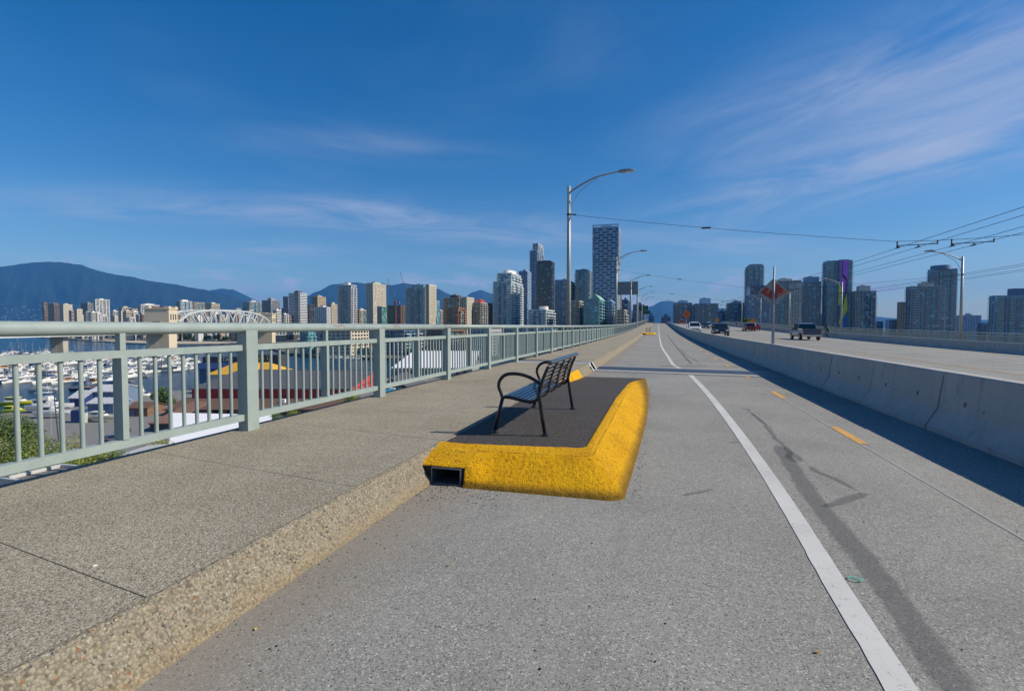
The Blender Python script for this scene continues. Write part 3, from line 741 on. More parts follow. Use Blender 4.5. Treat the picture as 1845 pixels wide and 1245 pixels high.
# ================================================================== BENCH
def make_bench():
    bz = 0.0
    t = thing('park_bench', 'black slatted metal park bench with looped arms standing on the yellow-edged island', 'bench', (-1.45, 6.37, 0.234))
    L = 1.91; ox = -1.45
    prof = [(-1.655, .375), (-1.645, .405), (-1.60, .415), (-1.52, .405), (-1.43, .385), (-1.35, .372), (-1.29, .378), (-1.25, .41), (-1.23, .46), (-1.215, .53), (-1.195, .61), (-1.165, .69), (-1.13, .765)]
    sp = smooth_pts(prof, 6)
    for s in (-1, 1):
        y = s*(L/2-0.02)
        f = MB(); f.tube([(x-ox, y, z-0.012) for x, z in sp], 0.017, 8); f.build('side_rail', FRAME, t, smooth=True)
        f = MB(); f.tube([(-1.735-ox, y, 0.0), (-1.69-ox, y, .22), (-1.645-ox, y, .39)], [0.020, 0.021, 0.020], 8); f.build('leg', FRAME, t, smooth=True)
        f = MB(); f.tube([(-1.165-ox, y, 0.0), (-1.20-ox, y, .22), (-1.235-ox, y, .44), (-1.225-ox, y, .54)], [0.020, 0.021, 0.021, 0.018], 8); f.build('leg', FRAME, t, smooth=True)
        arm = smooth_pts([(-1.645, .39), (-1.665, .45), (-1.69, .52), (-1.675, .59), (-1.61, .65), (-1.50, .665), (-1.38, .645), (-1.28, .60), (-1.215, .555)], 5)
        f = MB(); f.tube([(x-ox, y, z) for x, z in arm], 0.019, 8); f.build('armrest', FRAME, t, smooth=True)
        for x in (-1.735, -1.165):
            f = MB(); f.cyl((x-ox, y, 0), (x-ox, y, 0.012), 0.042, 0.040, 12); f.cyl((x-ox, y, 0.01), (x-ox, y, 0.035), 0.032, 0.022, 12)
            f.cyl((x-ox+0.028, y, 0.01), (x-ox+0.028, y, 0.022), 0.007, 0.006, 6); f.build('foot', FRAME, t, smooth=False)
    # straps under the slats
    for k in (-1, 0, 1):
        y = k*L/4; f = MB(); secs = []
        for i, (x, z) in enumerate(sp):
            a = Vector(sp[max(i-1, 0)]); c = Vector(sp[min(i+1, len(sp)-1)]); d = (c-a).normalized(); nx, nz = d.y, -d.x
            secs.append([(x-ox, y-0.014, z), (x-ox, y+0.014, z), (x-ox+nx*0.022, y+0.014, z+nz*0.022), (x-ox+nx*0.022, y-0.014, z+nz*0.022)])
        f.loft(secs); f.build('strap', BENCH, t)
    # slats laid along the seat and back curve
    lens = [0]
    for a, c in zip(sp, sp[1:]): lens.append(lens[-1] + math.hypot(c[0]-a[0], c[1]-a[1]))
    n = 16; pitch = (lens[-1]-0.03)/n
    def pt(s):
        for i in range(len(sp)-1):
            if lens[i] <= s <= lens[i+1]:
                k = (s-lens[i])/(lens[i+1]-lens[i]+1e-9); return (sp[i][0]+(sp[i+1][0]-sp[i][0])*k, sp[i][1]+(sp[i+1][1]-sp[i][1])*k)
        return sp[-1]
    for k in range(n):
        s0 = 0.012 + k*pitch; a = pt(s0); c = pt(s0 + pitch*(0.80 if k < 8 else 0.60)); d = (Vector(c)-Vector(a)).normalized(); nx, nz = -d.y, d.x; th = 0.011
        f = MB(); y0, y1 = -L/2+0.02, L/2-0.02
        q = [(a[0], a[1]), (a[0]+d.x*0.003+nx*th, a[1]+d.y*0.003+nz*th), (c[0]-d.x*0.003+nx*th, c[1]-d.y*0.003+nz*th), (c[0], c[1])]
        f.loft([[(x-ox, y0, z) for x, z in q], [(x-ox, y1, z) for x, z in q]])
        o = f.build('slat', BENCH, t); fixn(o.data)
    f = MB(); f.tube([(-1.112-ox, -L/2+0.0, .79), (-1.112-ox, L/2, .79)], 0.026, 12); f.build('top_rail', BENCH, t, smooth=False)
    return t
bench = make_bench()
# the second island and bench farther along the kerb
far = copy_tree(isl); far.location = (0, 73.0, zr(73)+0.02); far.scale = (0.98, 0.7, 1.05)
tag(far, 'small distant yellow kerb island farther up the bridge beside the kerb', 'traffic island')
fb = copy_tree(bench); fb.location = (-1.35, 75.5, zr(75)+0.26)
tag(fb, 'distant dark bench on the far yellow kerb island', 'bench')

# ================================================================== LEFT RAILING
SP = 2.87; P0 = 4.82
rl = thing('bridge_railing', 'sage green steel bridge railing with round top rail along the sidewalk', 'railing', (-4.5, 0, SZ))
def zl(Y): return zr(Y)              # local z relative to SZ datum
def rail_mesh(y0, y1, x0, x1, z0, z1):
    b = MB(); n = max(1, int((y1-y0)/12)); secs = []
    for i in range(n+1):
        y = y0 + (y1-y0)*i/n; z = zl(y); secs.append([(x0, y, z0+z), (x1, y, z0+z), (x1, y, z1+z), (x0, y, z1+z)])
    return b.loft(secs)
def ROT(Y): return math.atan2(zl(Y+0.5)-zl(Y-0.5), 1.0)
NB = 86
post_me = MB().box(-0.05, 0.08, -0.085, 0.085, 0.0, 1.133).mesh('post', RAIL)
half_me = MB().box(-0.055, 0.050, -0.027, 0.027, 0.19, 0.906).box(-0.018, 0.038, -0.025, 0.025, 0.968, 1.12).mesh('half_post', RAIL)
bal_me = MB().cyl((0, 0, 0.185), (0, 0, 0.91), 0.0175, None, 10, False).mesh('baluster', RAIL, True)
bal_far = MB()
nbal = 0
for k in range(-3, NB):
    y = P0 + SP*k
    obj('post', post_me, rl, (0, y, zl(y)))
    obj('half_post', half_me, rl, (0, y+SP/2, zl(y+SP/2)))
    pieces = ((y+0.087, y+SP-0.087),)
    if k < 30:
        rail_mesh(*pieces[0], -0.028, 0.036, 0.905, 0.970).build('middle_rail', RAIL, rl)
        rail_mesh(*pieces[0], -0.036, 0.042, 0.118, 0.190).build('bottom_rail', RAIL, rl)
    for h in range(2):
        for j in range(1, 9):
            yb = y + SP/2*h + (0.085 if h == 0 else 0.028) + (SP/2-0.113)*j/9.0
            if k >= -1 and nbal < 300: obj('baluster', bal_me, rl, (0, yb, zl(yb))); nbal += 1
            else: bal_far.box(-0.016, 0.016, yb-0.016, yb+0.016, 0.187+zl(yb), 0.907+zl(yb))
bal_far.build('baluster_row', RAIL, rl, kind='stuff')
ye = P0+SP*NB
rail_mesh(P0+SP*30, ye, -0.028, 0.036, 0.905, 0.970).build('middle_rail', RAIL, rl)
rail_mesh(P0+SP*30, ye, -0.036, 0.042, 0.118, 0.190).build('bottom_rail', RAIL, rl)
b_edges = [P0-SP*4+0.12] + [P0 + SP*(2+4*i) - 0.16 for i in range(0, 21)] + [ye]
b_edges = sorted(b_edges)
for a, c in zip(b_edges, b_edges[1:]):
    n = max(2, int((c-a)/5)); pts = [(0, a+0.008+(c-a-0.016)*i/n, 1.160+zl(a+(c-a)*i/n)) for i in range(n+1)]
    MB().tube(pts, 0.0565, 24 if a < 30 else 10).build('handrail_pipe', RAIL, rl, smooth=True)
    if a > 0: MB().cyl((0, a-0.03, 1.160+zl(a)), (0, a+0.03, 1.160+zl(a)), 0.052, None, 20).build('pipe_sleeve', BLACK, rl, smooth=True)
# red scrawls on the handrail
def scrawl(body, size, Yc, ang, name, flip=1):
    me = text_mesh(body, size, name); me.materials.append(plain('red_marker', (0.30, 0.05, 0.05), 0.6, 0, 0.3))
    for v in me.vertices:
        x, y = v.co.x, v.co.y
        y2 = y + 0.010*math.sin(x*37) ; a = ang + y2/0.0572
        v.co = (0.0575*math.cos(a), Yc + x, 1.160 + 0.0575*math.sin(a) + zl(Yc))
    obj(name, me, rl)
scrawl('Community', 0.060, P0+1.72, R(28), 'marker_writing')
scrawl('/\\^ppen~yg', 0.055, P0+SP+0.52, R(36), 'marker_scrawl')

# sheet-metal cover on the outer edge of the walk
t = thing('metal_cover', 'grey metal cover plate with raised rim at the outer sidewalk edge', 'cover plate', (-4.70, 2.80, SZ-0.03))
MB().box(-0.27, -0.004, 0.0, 0.40, -0.05, -0.012).build('plate', plain('cover_grey', (0.17, 0.165, 0.16), 0.6, 0.2, 0.2), t)
b = MB(); b.box(-0.295, -0.27, -0.025, 0.425, -0.06, 0.014); b.box(-0.27, -0.004, -0.025, 0.0, -0.06, 0.014); b.box(-0.27, -0.004, 0.40, 0.425, -0.06, 0.014)
b.build('rim', plain('cover_rim', (0.55, 0.55, 0.55), 0.5, 0.2, 0.1), t)

# ================================================================== PRECAST BARRIERS
def barrier_mesh(L, hole=True):
    pr = [(-0.30, 0), (-0.30, 0.06), (-0.285, 0.08), (-0.165, 0.30), (-0.10, 0.78), (-0.085, 0.80), (0.085, 0.80), (0.10, 0.78), (0.165, 0.30), (0.285, 0.08), (0.30, 0.06), (0.30, 0)]
    b = MB(); b.loft([[(x, -L/2, z) for x, z in pr], [(x, L/2, z) for x, z in pr]])
    me = fixn(b.mesh('barrier', BARR))
    if not hole: return me
    cm = MB()
    for y in (-0.56, 0.56): cm.cyl((-0.5, y, 0.43), (-0.09, y, 0.43), 0.036, None, 14)
    cm.cyl((-0.5, 0.16, 0.40), (-0.12, 0.16, 0.40), 0.016, None, 8)
    cut = obj('cut', fixn(cm.mesh('cut', BARR))); o = obj('barrier_src', me)
    md = o.modifiers.new('b', 'BOOLEAN'); md.operation = 'DIFFERENCE'; md.object = cut; md.solver = 'EXACT'
    bpy.context.view_layer.update()
    r = bpy.data.meshes.new_from_object(o.evaluated_get(bpy.context.evaluated_depsgraph_get()))
    bpy.data.objects.remove(o); bpy.data.objects.remove(cut); r.name = 'barrier'; return r
BL = 2.335
bm_me = barrier_mesh(BL-0.014)
bm_far = barrier_mesh(BL-0.02, False)
BX = 3.86
special = {1: 'pale precast concrete barrier segment nearest the camera at the right edge',
           2: 'second precast concrete barrier segment from the right edge of the picture',
           3: 'third precast concrete barrier segment from the right edge of the picture'}
rnd = random.Random(5)
for i in range(-3, 104):
    y = 4.86 + BL*(i-1) + 0.0
    o = obj('concrete_barrier', bm_me if y < 40 else bm_far, None, (BX + rnd.uniform(-.008, .008), y, zc(BX, y)), (ROT(y), 0, rnd.uniform(-.004, .004)))
    tag(o, special.get(i, 'precast concrete barrier segment in the long row between the two roadways'), 'barrier', 'row of precast barriers between the roadways')
for i in range(0, 100):
    y = 10 + 2.4*i; x = 23.3
    o = obj('concrete_barrier', bm_me if y < 60 else bm_far, None, (x, y, zc(x, y)-0.06), (ROT(y), 0, 0))
    tag(o, 'precast concrete barrier segment along the far side of the roadway', 'barrier', 'row of barriers along the far sidewalk')

# ================================================================== FAR SIDEWALK AND RAILING
sheet('sidewalk', [23.4, 27.2], YS, lambda X, Y: zr(Y)-0.40, SWALK, kind='structure')
rr = thing('bridge_railing', 'weathered grey green railing on the far right edge of the bridge', 'railing', (26.8, 0, -0.40))
XR = 26.8
rp = MB().box(-0.05, 0.07, -0.08, 0.08, 0, 1.13).mesh('post', RAIL)
bf = MB()
for k in range(3, 84):
    y = 1.2 + SP*k; obj('post', rp, rr, (0, y, zl(y)))
    for j in range(1, 18):
        yb = y + SP*j/18.0; bf.box(-0.016, 0.016, yb-0.016, yb+0.016, 0.19+zl(yb), 0.905+zl(yb))
bf.build('baluster_row', RAIL, rr, kind='stuff')
y0, y1 = 1.2+SP*3, 1.2+SP*84
rail_mesh(y0, y1, -0.03, 0.04, 0.905, 0.97).build('middle_rail', RAIL, rr)
rail_mesh(y0, y1, -0.03, 0.04, 0.118, 0.19).build('bottom_rail', RAIL, rr)
n = 40; MB().tube([(0, y0+(y1-y0)*i/n, 1.16+zl(y0+(y1-y0)*i/n)) for i in range(n+1)], 0.0565, 10).build('handrail_pipe', RAIL, rr, smooth=True)

# ================================================================== LAMP POSTS
def lamp(hgt, side, arm, label, loc, group):
    t = thing('street_lamp', label, 'street lamp', loc, 0, group)
    b = MB(); b.cyl((0, 0, 0), (0, 0, hgt), 0.135, 0.088, 14); b.build('pole', LAMPP, t, smooth=True)
    b = MB(); b.cyl((0, 0, 0), (0, 0, 0.05), 0.22, 0.22, 12); b.cyl((0, 0, 0.05), (0, 0, 0.4), 0.17, 0.14, 12); b.build('base', LAMPP, t)
    s = side; z = hgt-0.33
    pts = smooth_pts([(0.08, z), (0.7, z+0.36), (1.5, z+0.70), (2.3, z+0.85), (arm-0.75, z+0.92)], 5)
    b = MB(); b.tube([(s*x, 0, q) for x, q in pts], [0.055 - 0.02*i/len(pts) for i in range(len(pts))], 8); b.build('arm', LAMPP, t, smooth=True)
    pts = smooth_pts([(0.09, z-1.15), (0.16, z-0.8), (0.45, z-0.2), (0.95, z+0.25), (1.6, z+0.66)], 5)
    b = MB(); b.tube([(s*x, 0, q) for x, q in pts], 0.018, 6); b.build('brace', LAMPP, t, smooth=True)
    b = MB(); a0, a1 = arm-0.85, arm; zz = z+0.92
    secs = []
    for u, wy, h0, h1 in ((0, .05, -.04, .05), (.1, .10, -.06, .07), (.35, .15, -.07, .075), (.75, .155, -.055, .06), (1, .12, -.03, .035)):
        x = s*(a0+(a1-a0)*u); secs.append([(x, -wy, zz+h0), (x, wy, zz+h0), (x, wy*.8, zz+h1), (x, -wy*.8, zz+h1)])
    b.loft(secs); o = b.build('lamp_head', LAMPP, t); fixn(o.data)
    b = MB(); b.box(min(s*(a0+.4), s*(a1-.05)), max(s*(a0+.4), s*(a1-.05)), -.10, .10, zz-.078, zz-.058); b.build('lens', plain('lamp_lens', (0.75, 0.74, 0.68), 0.3), o)
    b = MB(); b.cyl((s*(a0+.32), 0, zz+.06), (s*(a0+.32), 0, zz+.13), .035, .03, 8); b.build('photocell', WIRE, o)
    b = MB(); b.cyl((0, 0, hgt-1.62), (0, 0, hgt-1.54), .125, .125, 12); b.cyl((s*.1, 0, hgt-1.58), (s*.42, 0, hgt-1.60), .035, .03, 6); b.build('clamp', WIRE, t)
    return t
LH = 9.25
LEFTL = [29.0, 63.6, 98.4, 133.2, 168.0, 203.0]
names = ['tall curved-arm street lamp behind the railing, nearest on the left', 'second curved-arm street lamp behind the left railing, before the tall lattice tower']
for i, y in enumerate(LEFTL):
    lamp(LH + (0.35 if i else 0), 1, 3.55, names[i] if i < 2 else 'distant curved-arm street lamp along the left railing beyond the sign boards', (-4.88, y, zr(y)+0.0), 'street lamps along the left railing')
RIGHTL = [24.0, 55.3, 86.6, 118, 149, 181]
for i, y in enumerate(RIGHTL):
    lb = {1: 'nearest street lamp on the far right side before the glass towers', 2: 'second street lamp on the far right side before the mural tower'}.get(i, 'slim street lamp in the row along the right-hand railing')
    lamp(7.95, -1, 2.9, lb, (26.0, y, zr(y)-0.45), 'street lamps along the right railing')

# ================================================================== TROLLEY WIRES
def wire(label, pts, r=0.014, cat='wire', group=None, n=5):
    b = MB(); b.tube(pts, r, n); return b.build('overhead_wire', WIRE, label=label, cat=cat, group=group)
def sag(p, q, s, n=14):
    p = Vector(p); q = Vector(q); return [p.lerp(q, i/n) - Vector((0, 0, 4*s*(i/n)*(1-i/n))) for i in range(n+1)]
TX = [10.85, 11.65, 13.0, 13.8]
spans = [(29.0, 24.0), (63.6, 55.3), (98.4, 86.6), (133.2, 118.0)]
for i, (ya, yb) in enumerate(spans):
    za = zr(ya) + 7.65 + (0.35 if i else 0); zb = zr(yb) - .45 + 6.4; zm = zr(ya) + 5.30
    A = Vector((-4.75, ya, za)); B1 = Vector((10.7, ya-0.4, zm+0.12)); B2 = Vector((14.1, ya-1.6, zm-0.02)); E = Vector((26.0, yb, zb))
    pts = sag(A, B1, 0.10, 16)[:-1] + sag(B1, B2, 0.04, 4)[:-1] + sag(B2, E, 0.10, 8)
    w = wire('thin span wire from the nearest left lamp post across both roadways' if i == 0 else 'distant thin span wire slung across the roadway between lamp posts', pts, 0.010, group='span wires')
    # insulator and hanger bars
    p = A.lerp(B1, 0.46) - Vector((0, 0, 0.10))
    MB().cyl(p - Vector((0.22, 0, 0)), p + Vector((0.22, 0, 0)), 0.045, 0.045, 6).build('insulator', WIRE, w)
    for k in (0, 2):
        xa, xb = TX[k]-0.05, TX[k+1]+0.75; y = ya-0.5; z = zm - 0.05
        b = MB(); b.cyl((xa, y, z-.05), (xb, y, z-.02), .02, .02, 5); b.cyl((xa, y, z-.14), (xa, y, z+.17), .03, .03, 5); b.cyl((xb, y, z-.05), (xb, y, z+.13), .03, .03, 5)
        for x in (TX[k], TX[k+1]):
            b.cyl((x-.02, y-.2, z-.15), (x-.02, y+.2, z-.15), .035, .03, 5); b.cyl((x, y, z-.15), (x, y, z-.03), .022, .022, 5)
        b.build('hanger', WIRE, w)
for j, x in enumerate(TX):
    pts = [(x, -2 + 6*i, zr(-2+6*i) + 5.10) for i in range(40)]
    wire('trolley wire running along the roadway above the near lanes', pts, 0.010, group='trolley wires over the near lanes')
for j, x in enumerate((20.0, 20.7, 22.0, 22.7)):
    pts = [(x, 6 + 6*i, zr(6+6*i) + 4.95) for i in range(38)]
    wire('trolley wire running along the roadway above the outer lanes', pts, 0.010, group='trolley wires over the outer lanes')

# ================================================================== SIGNS
ORG = plain('sign_orange', (0.62, 0.13, 0.03), 0.5, 0, 0.15)
RED_S = plain('sign_red_faded', (0.36, 0.04, 0.03), 0.5, 0, 0.3, 9)
SGREY = plain('sign_back_grey', (0.20, 0.22, 0.25), 0.5, 0.2, 0.2)
SGREEN = plain('sign_green', (0.02, 0.09, 0.05), 0.5, 0, 0.15)
YSG = plain('sign_amber', (0.65, 0.26, 0.02), 0.5, 0, 0.2)
# diamond warning sign on a post on the barrier
t = thing('road_work_sign', 'weathered red diamond road sign on a thin post standing on the barrier', 'road sign', (BX, 19.8, 0.79))
b = MB(); b.cyl((0, 0, 0), (0, 0, 2.70), 0.03, 0.03, 8); b.build('post', GALV, t, smooth=True)
MB().box(-0.08, 0.08, -0.06, 0.06, -0.02, 0.02).box(-.04, .04, -.04, .04, 0.02, 0.5).build('post_base', GALV, t)
def diamond(b, r, y0, y1, cz, cx=0):
    q = [(cx, cz-r), (cx+r, cz), (cx, cz+r), (cx-r, cz)]
    return b.add([(x, y0, z) for x, z in q] + [(x, y1, z) for x, z in q], [(0,1,2,3), (7,6,5,4)] + [(i, 4+i, 4+(i+1) % 4, (i+1) % 4) for i in range(4)])
cz = 1.80
o = diamond(MB(), 0.50, 0.035, 0.05, cz).build('panel', plain('sign_border_grey', (0.30, 0.30, 0.28), 0.55, 0.1, 0.25, 12), t)
f = MB(); 
def quad(f, pts, y): return f.add([(x, y, z) for x, z in pts], [tuple(range(len(pts)))])
quad(f, [(-.44, cz), (-.06, cz-.24), (-.04, cz+.06), (-.24, cz+.20)], 0.031); quad(f, [(.05, cz-.24), (.42, cz), (.06, cz+.34)], 0.031)
f.build('red_field', RED_S, t)
f = MB(); quad(f, [(.30, cz-.06), (.44, cz+.01), (.36, cz+.10), (.27, cz+.06)], 0.028); f.build('orange_patch', ORG, t)
f = MB(); quad(f, [(-.20, cz+.16), (-.07, cz+.17), (-.18, cz-.03), (-.21, cz-.02), (-.12, cz+.14)], 0.028)
vs = []
for i in range(17):
    a = 2*math.pi*i/16
    for r_ in (.065, .095): vs.append((.23 + r_*math.cos(a), 0.028, cz-.13 + r_*math.sin(a)))
f.add(vs, [(2*i, 2*i+1, 2*i+3, 2*i+2) for i in range(16)])
quad(f, [(-.40, cz-.03), (-.30, cz-.12), (-.32, cz-.13), (-.42, cz-.05)], 0.028)
f.build('pale_marking', plain('sign_pale', (0.40, 0.36, 0.30), 0.5), t)
# farther signs
def diamond_sign(px, Y, cy, r, label, m, base):
    p = at_Y(px, cy, Y); zb = base
    t = thing('warning_sign', label, 'road sign', (p.x, Y, zb))
    MB().cyl((0, 0, 0), (0, 0, p.z-zb+r), 0.03, 0.03, 6).build('post', GALV, t)
    o = diamond(MB(), r, -0.05, -0.035, p.z-zb).build('panel', m, t)
    diamond(MB(), r*0.86, -0.054, -0.051, p.z-zb).build('face', m, o)
    MB().box(-r*.35, r*.35, -0.058, -0.055, p.z-zb-.03, p.z-zb+.02).box(-r*.2, r*.2, -.058, -.055, p.z-zb+.08, p.z-zb+.13).build('lettering', WIRE, o)
diamond_sign(1237, 62, 566.5, 0.50, 'bright orange diamond sign above the barrier near the oncoming white car', ORG, zc(BX, 62)+0.75)
def paddle_sign(px, Y, cy, w, h, label, m, x=None):
    p = at_Y(px, cy, Y); zb = zr(Y)-0.4
    t = thing('roadside_sign', label, 'road sign', (p.x, Y, zb))
    MB().cyl((0, 0, 0), (0, 0, p.z-zb+h), 0.035, 0.035, 6).build('post', GALV, t)
    diamond(MB(), w, -0.05, -0.035, p.z-zb).build('panel', m, t)
    MB().box(-w*.55, w*.55, -.05, -.035, p.z-zb-w-h*.75, p.z-zb-w-.05).build('plate', m, t)
paddle_sign(1292, 150, 577, 0.65, 1.0, 'small amber sign on the far side behind the dark car', YSG)
paddle_sign(1357, 118, 579, 0.70, 0.8, 'amber sign beside a small green tree above the red cars', YSG)
# back of the big panelled sign on the left
t = thing('sign_board', 'back of a big grey four-panel sign board on tall poles beside the left railing', 'sign board', (-6.0, 111, zr(111)-0.3))
pL = at_Y(1112, 508, 111); pR = at_Y(1149, 531, 111); zt = pL.z-(zr(111)-.3); zb_ = pR.z-(zr(111)-.3)
w4 = (pR.x-pL.x)/4
for k in range(4):
    MB().box(pL.x+6+k*w4+.03, pL.x+6+(k+1)*w4-.03, 0, 0.08, zb_, zt-.15).build('panel', SGREY, t)
MB().box(pL.x+6-.05, pR.x+6+.05, -.08, .12, zt-.14, zt).build('frame', GALV, t)
for k in range(5): MB().box(pL.x+6+k*w4-.045, pL.x+6+k*w4+.045, -.06, .10, zb_-.05, zt-.15).build('rib', SGREY, t)
for k in (2.55, 3.9): MB().cyl((pL.x+6+k*w4, .2, 0), (pL.x+6+k*w4, .2, zt), .11, .10, 8).build('pole', GALV, t)
for (xa, xb, ya, yb_, Y, lb) in ((1149, 1168, 551, 559.5, 170, 'nearer dark green overhead direction sign far up the bridge'), (1158, 1172, 560, 566, 195, 'farther dark green overhead direction sign far up the bridge')):
    a = at_Y(xa, ya, Y); c = at_Y(xb, yb_, Y); z0 = zr(Y)-.3
    t = thing('direction_sign', lb, 'direction sign', ((a.x+c.x)/2, Y, z0))
    hw = (c.x-a.x)/2
    MB().box(-hw, hw, 0, .08, c.z-z0, a.z-z0).build('panel', SGREEN, t)
    for k in (-.75, -.3): MB().cyl((k*hw, .15, 0), (k*hw, .15, a.z-z0), .10, .10, 8).build('pole', GALV, t)

# ================================================================== VEHICLES
TYRE = plain('tyre_rubber', (0.015, 0.015, 0.016), 0.8); RIM = plain('wheel_rim', (0.35, 0.35, 0.36), 0.35, 0.7, 0.1)
HEADL = mat('headlight_glass', base=(0.75, 0.76, 0.78), rough=0.08, spec=0.9); TAILL = mat('taillight_red', base=(0.35, 0.01, 0.01), rough=0.2)
CHROME = mat('chrome_trim', base=(0.6, 0.6, 0.62), rough=0.15, metal=1.0)
def paint(name, c): return plain('car_paint_'+name, c, 0.28, 0.0, 0.04, 1.0, 0.5, 0.8)
def vehicle(kind, pm, label, x, y, heading, extra=None):
    """front of the vehicle points along local +Y; heading 0 drives away, pi comes towards us"""
    t = thing({'pickup': 'pickup_truck', 'suv': 'suv_car'}.get(kind, 'sedan_car'), label, 'pickup truck' if kind == 'pickup' else 'car', (x, y, zc(x, y)), heading)
    t.rotation_euler = (ROT(y)*(1 if abs(heading) < 1 else -1), 0, heading)
    if kind == 'pickup':
        Lh, w, hs, hb = 2.9, 0.98, 1.10, 1.88
        lower = [(-2.9, .55, 1.05), (-2.85, .42, 1.12), (-1.0, .40, 1.12), (0.9, .38, 1.12), (2.1, .38, 1.10), (2.75, .42, 1.02), (2.9, .5, .9)]
        roof = [(-0.95, 1.11, .97), (-0.80, 1.82, .80), (-0.3, 1.89, .79), (0.45, 1.87, .79), (0.85, 1.75, .82), (1.35, 1.11, .94)]; wb = (-1.85, 1.85); r = .40
    elif kind == 'suv':
        Lh, w = 2.35, 0.94
        lower = [(-2.35, .5, .95), (-2.3, .34, 1.02), (-1.2, .30, 1.04), (0.6, .28, 1.03), (1.5, .30, 1.00), (2.2, .36, .88), (2.35, .45, .75)]
        roof = [(-2.25, 1.00, .90), (-1.95, 1.58, .72), (-1.2, 1.70, .70), (-0.1, 1.70, .70), (0.45, 1.60, .73), (1.15, 1.02, .88)]; wb = (-1.4, 1.42); r = .36
    else:
        Lh, w = 2.3, 0.90
        lower = [(-2.3, .48, .85), (-2.2, .32, .95), (-1.3, .27, .95), (0.5, .25, .92), (1.4, .28, .88), (2.15, .33, .76), (2.3, .42, .65)]
        roof = [(-1.85, .93, .86), (-1.1, 1.36, .66), (-0.6, 1.44, .64), (0.1, 1.43, .64), (0.5, 1.34, .67), (1.2, .91, .84)]; wb = (-1.32, 1.38); r = .32
    b = MB(); secs = []
    for (yy, z0, z1) in lower:
        e = 0.90 if abs(yy) > Lh-.12 else 1.0; ww = w*e
        secs.append([(-ww*.92, yy, z0), (ww*.92, yy, z0), (ww, yy, z0+.12), (ww, yy, z0+(z1-z0)*.62), (ww*.93, yy, z1), (-ww*.93, yy, z1), (-ww, yy, z0+(z1-z0)*.62), (-ww, yy, z0+.12)])
    b.loft(secs); o = b.build('body', pm, t); fixn(o.data)
    b = MB(); secs = []
    zb = min(q[1] for q in roof)
    for (yy, z1, ww) in roof: secs.append([(-w*.92, yy, zb-.03), (w*.92, yy, zb-.03), (ww*w/.92, yy, z1-.04), (ww*w*.86, yy, z1), (-ww*w*.86, yy, z1), (-ww*w/.92, yy, z1-.04)])
    b.loft(secs); o2 = b.build('cabin_glass', DGLASS, t); fixn(o2.data)
    b = MB(); q = roof[1:-1]; secs = [[(-ww*w*.93, yy, z1-.035), (ww*w*.93, yy, z1-.035), (ww*w*.88, yy, z1+.02), (-ww*w*.88, yy, z1+.02)] for yy, z1, ww in q]
    b.loft(secs)
    for s in (-1, 1):
        for i in (0, 2, len(roof)-2):
            y_, z_, w_ = roof[i]; y2, z2, w2 = roof[i+1] if i+1 < len(roof) else roof[i]
            if i == 2: y2, z2, w2 = y_, zb, .92
            b.cyl((s*w*(w_/.92 if z_ > zb+.1 else .93), y_, z_-.02), (s*w*(w2/.92 if z2 > zb+.1 else .93), y2, z2-.02), .045, .045, 5)
    o3 = b.build('roof', pm, t); fixn(o3.data)
    for yy in wb:
        for s in (-1, 1):
            wv = MB().cyl((s*(w-.20), yy, r), (s*(w+.012), yy, r), r, r, 18).build('wheel', TYRE, t)
            MB().cyl((s*(w+.0), yy, r), (s*(w+.022), yy, r), r*.62, r*.55, 12).build('rim', RIM, wv)
    for s in (-1, 1):
        zl_ = lower[-2][2]-.14
        MB().cbox((s*w*.66, Lh-.03, zl_), .34, .12, .15).build('headlight', HEADL, t)
        MB().cbox((s*w*.80, -Lh+.03, lower[1][2]-.14), .16, .10, .24 if kind != 'sedan' else .14).build('taillight', TAILL, t)
        MB().cbox((s*(w+.09), roof[-1][0]-.35, zb+.08), .18, .10, .14).build('mirror', pm, t)
    MB().cbox((0, Lh-.02, lower[-2][2]-.17), .7, .10, .12).cbox((0, Lh-.04, .48), 1.1, .10, .14).build('grille', BLACK, t)
    MB().cbox((0, Lh+.02, .50), .40, .02, .12).build('number_plate', WHITEP, t)
    if kind == 'pickup':
        MB().box(-.86, .86, -2.82, -1.02, 1.122, 1.14).build('bed_liner', BLACK, t)
        b = MB(); b.box(-.97, -.86, -2.88, -1.0, 1.12, 1.30); b.box(.86, .97, -2.88, -1.0, 1.12, 1.30); b.box(-.86, .86, -2.90, -2.82, 1.12, 1.30); b.build('bed_wall', pm, t)
        MB().cbox((0, -2.96, .55), 1.9, .14, .18).build('bumper', CHROME, t)
    return t
P_white = paint('white', (0.75, 0.75, 0.75)); P_black = paint('black', (0.012, 0.013, 0.016)); P_red = paint('red', (0.40, 0.012, 0.012))
P_marn = paint('maroon', (0.14, 0.010, 0.015)); P_slate = paint('slate', (0.06, 0.075, 0.11)); P_navy = paint('navy', (0.02, 0.03, 0.07)); P_org = paint('orange_red', (0.55, 0.07, 0.02)); P_sil = paint('silver', (0.45, 0.47, 0.5))
def veh(kind, pm, label, px, py, Y, heading):
    x = at_Y(px, py, Y).x; return vehicle(kind, pm, label, x, Y, heading)
veh('suv', P_black, 'black car with lit-up chrome coming towards us on the right roadway', 1297, 600, 74, math.pi)
veh('suv', P_white, 'white car coming towards us just behind the concrete barrier', 1251, 592, 90, math.pi)
veh('suv', P_org, 'small orange red car far up the right roadway', 1228, 585, 205, 0)
veh('sedan', P_navy, 'dark blue car behind the white car', 1270, 588, 128, math.pi)
veh('sedan', P_sil, 'silver car following the dark blue car', 1277, 588, 140, math.pi)
veh('suv', P_marn, 'maroon car driving away beside the far barrier', 1349, 597, 112, 0)
veh('sedan', P_red, 'red car driving away next to the maroon car', 1359, 597, 120, 0)
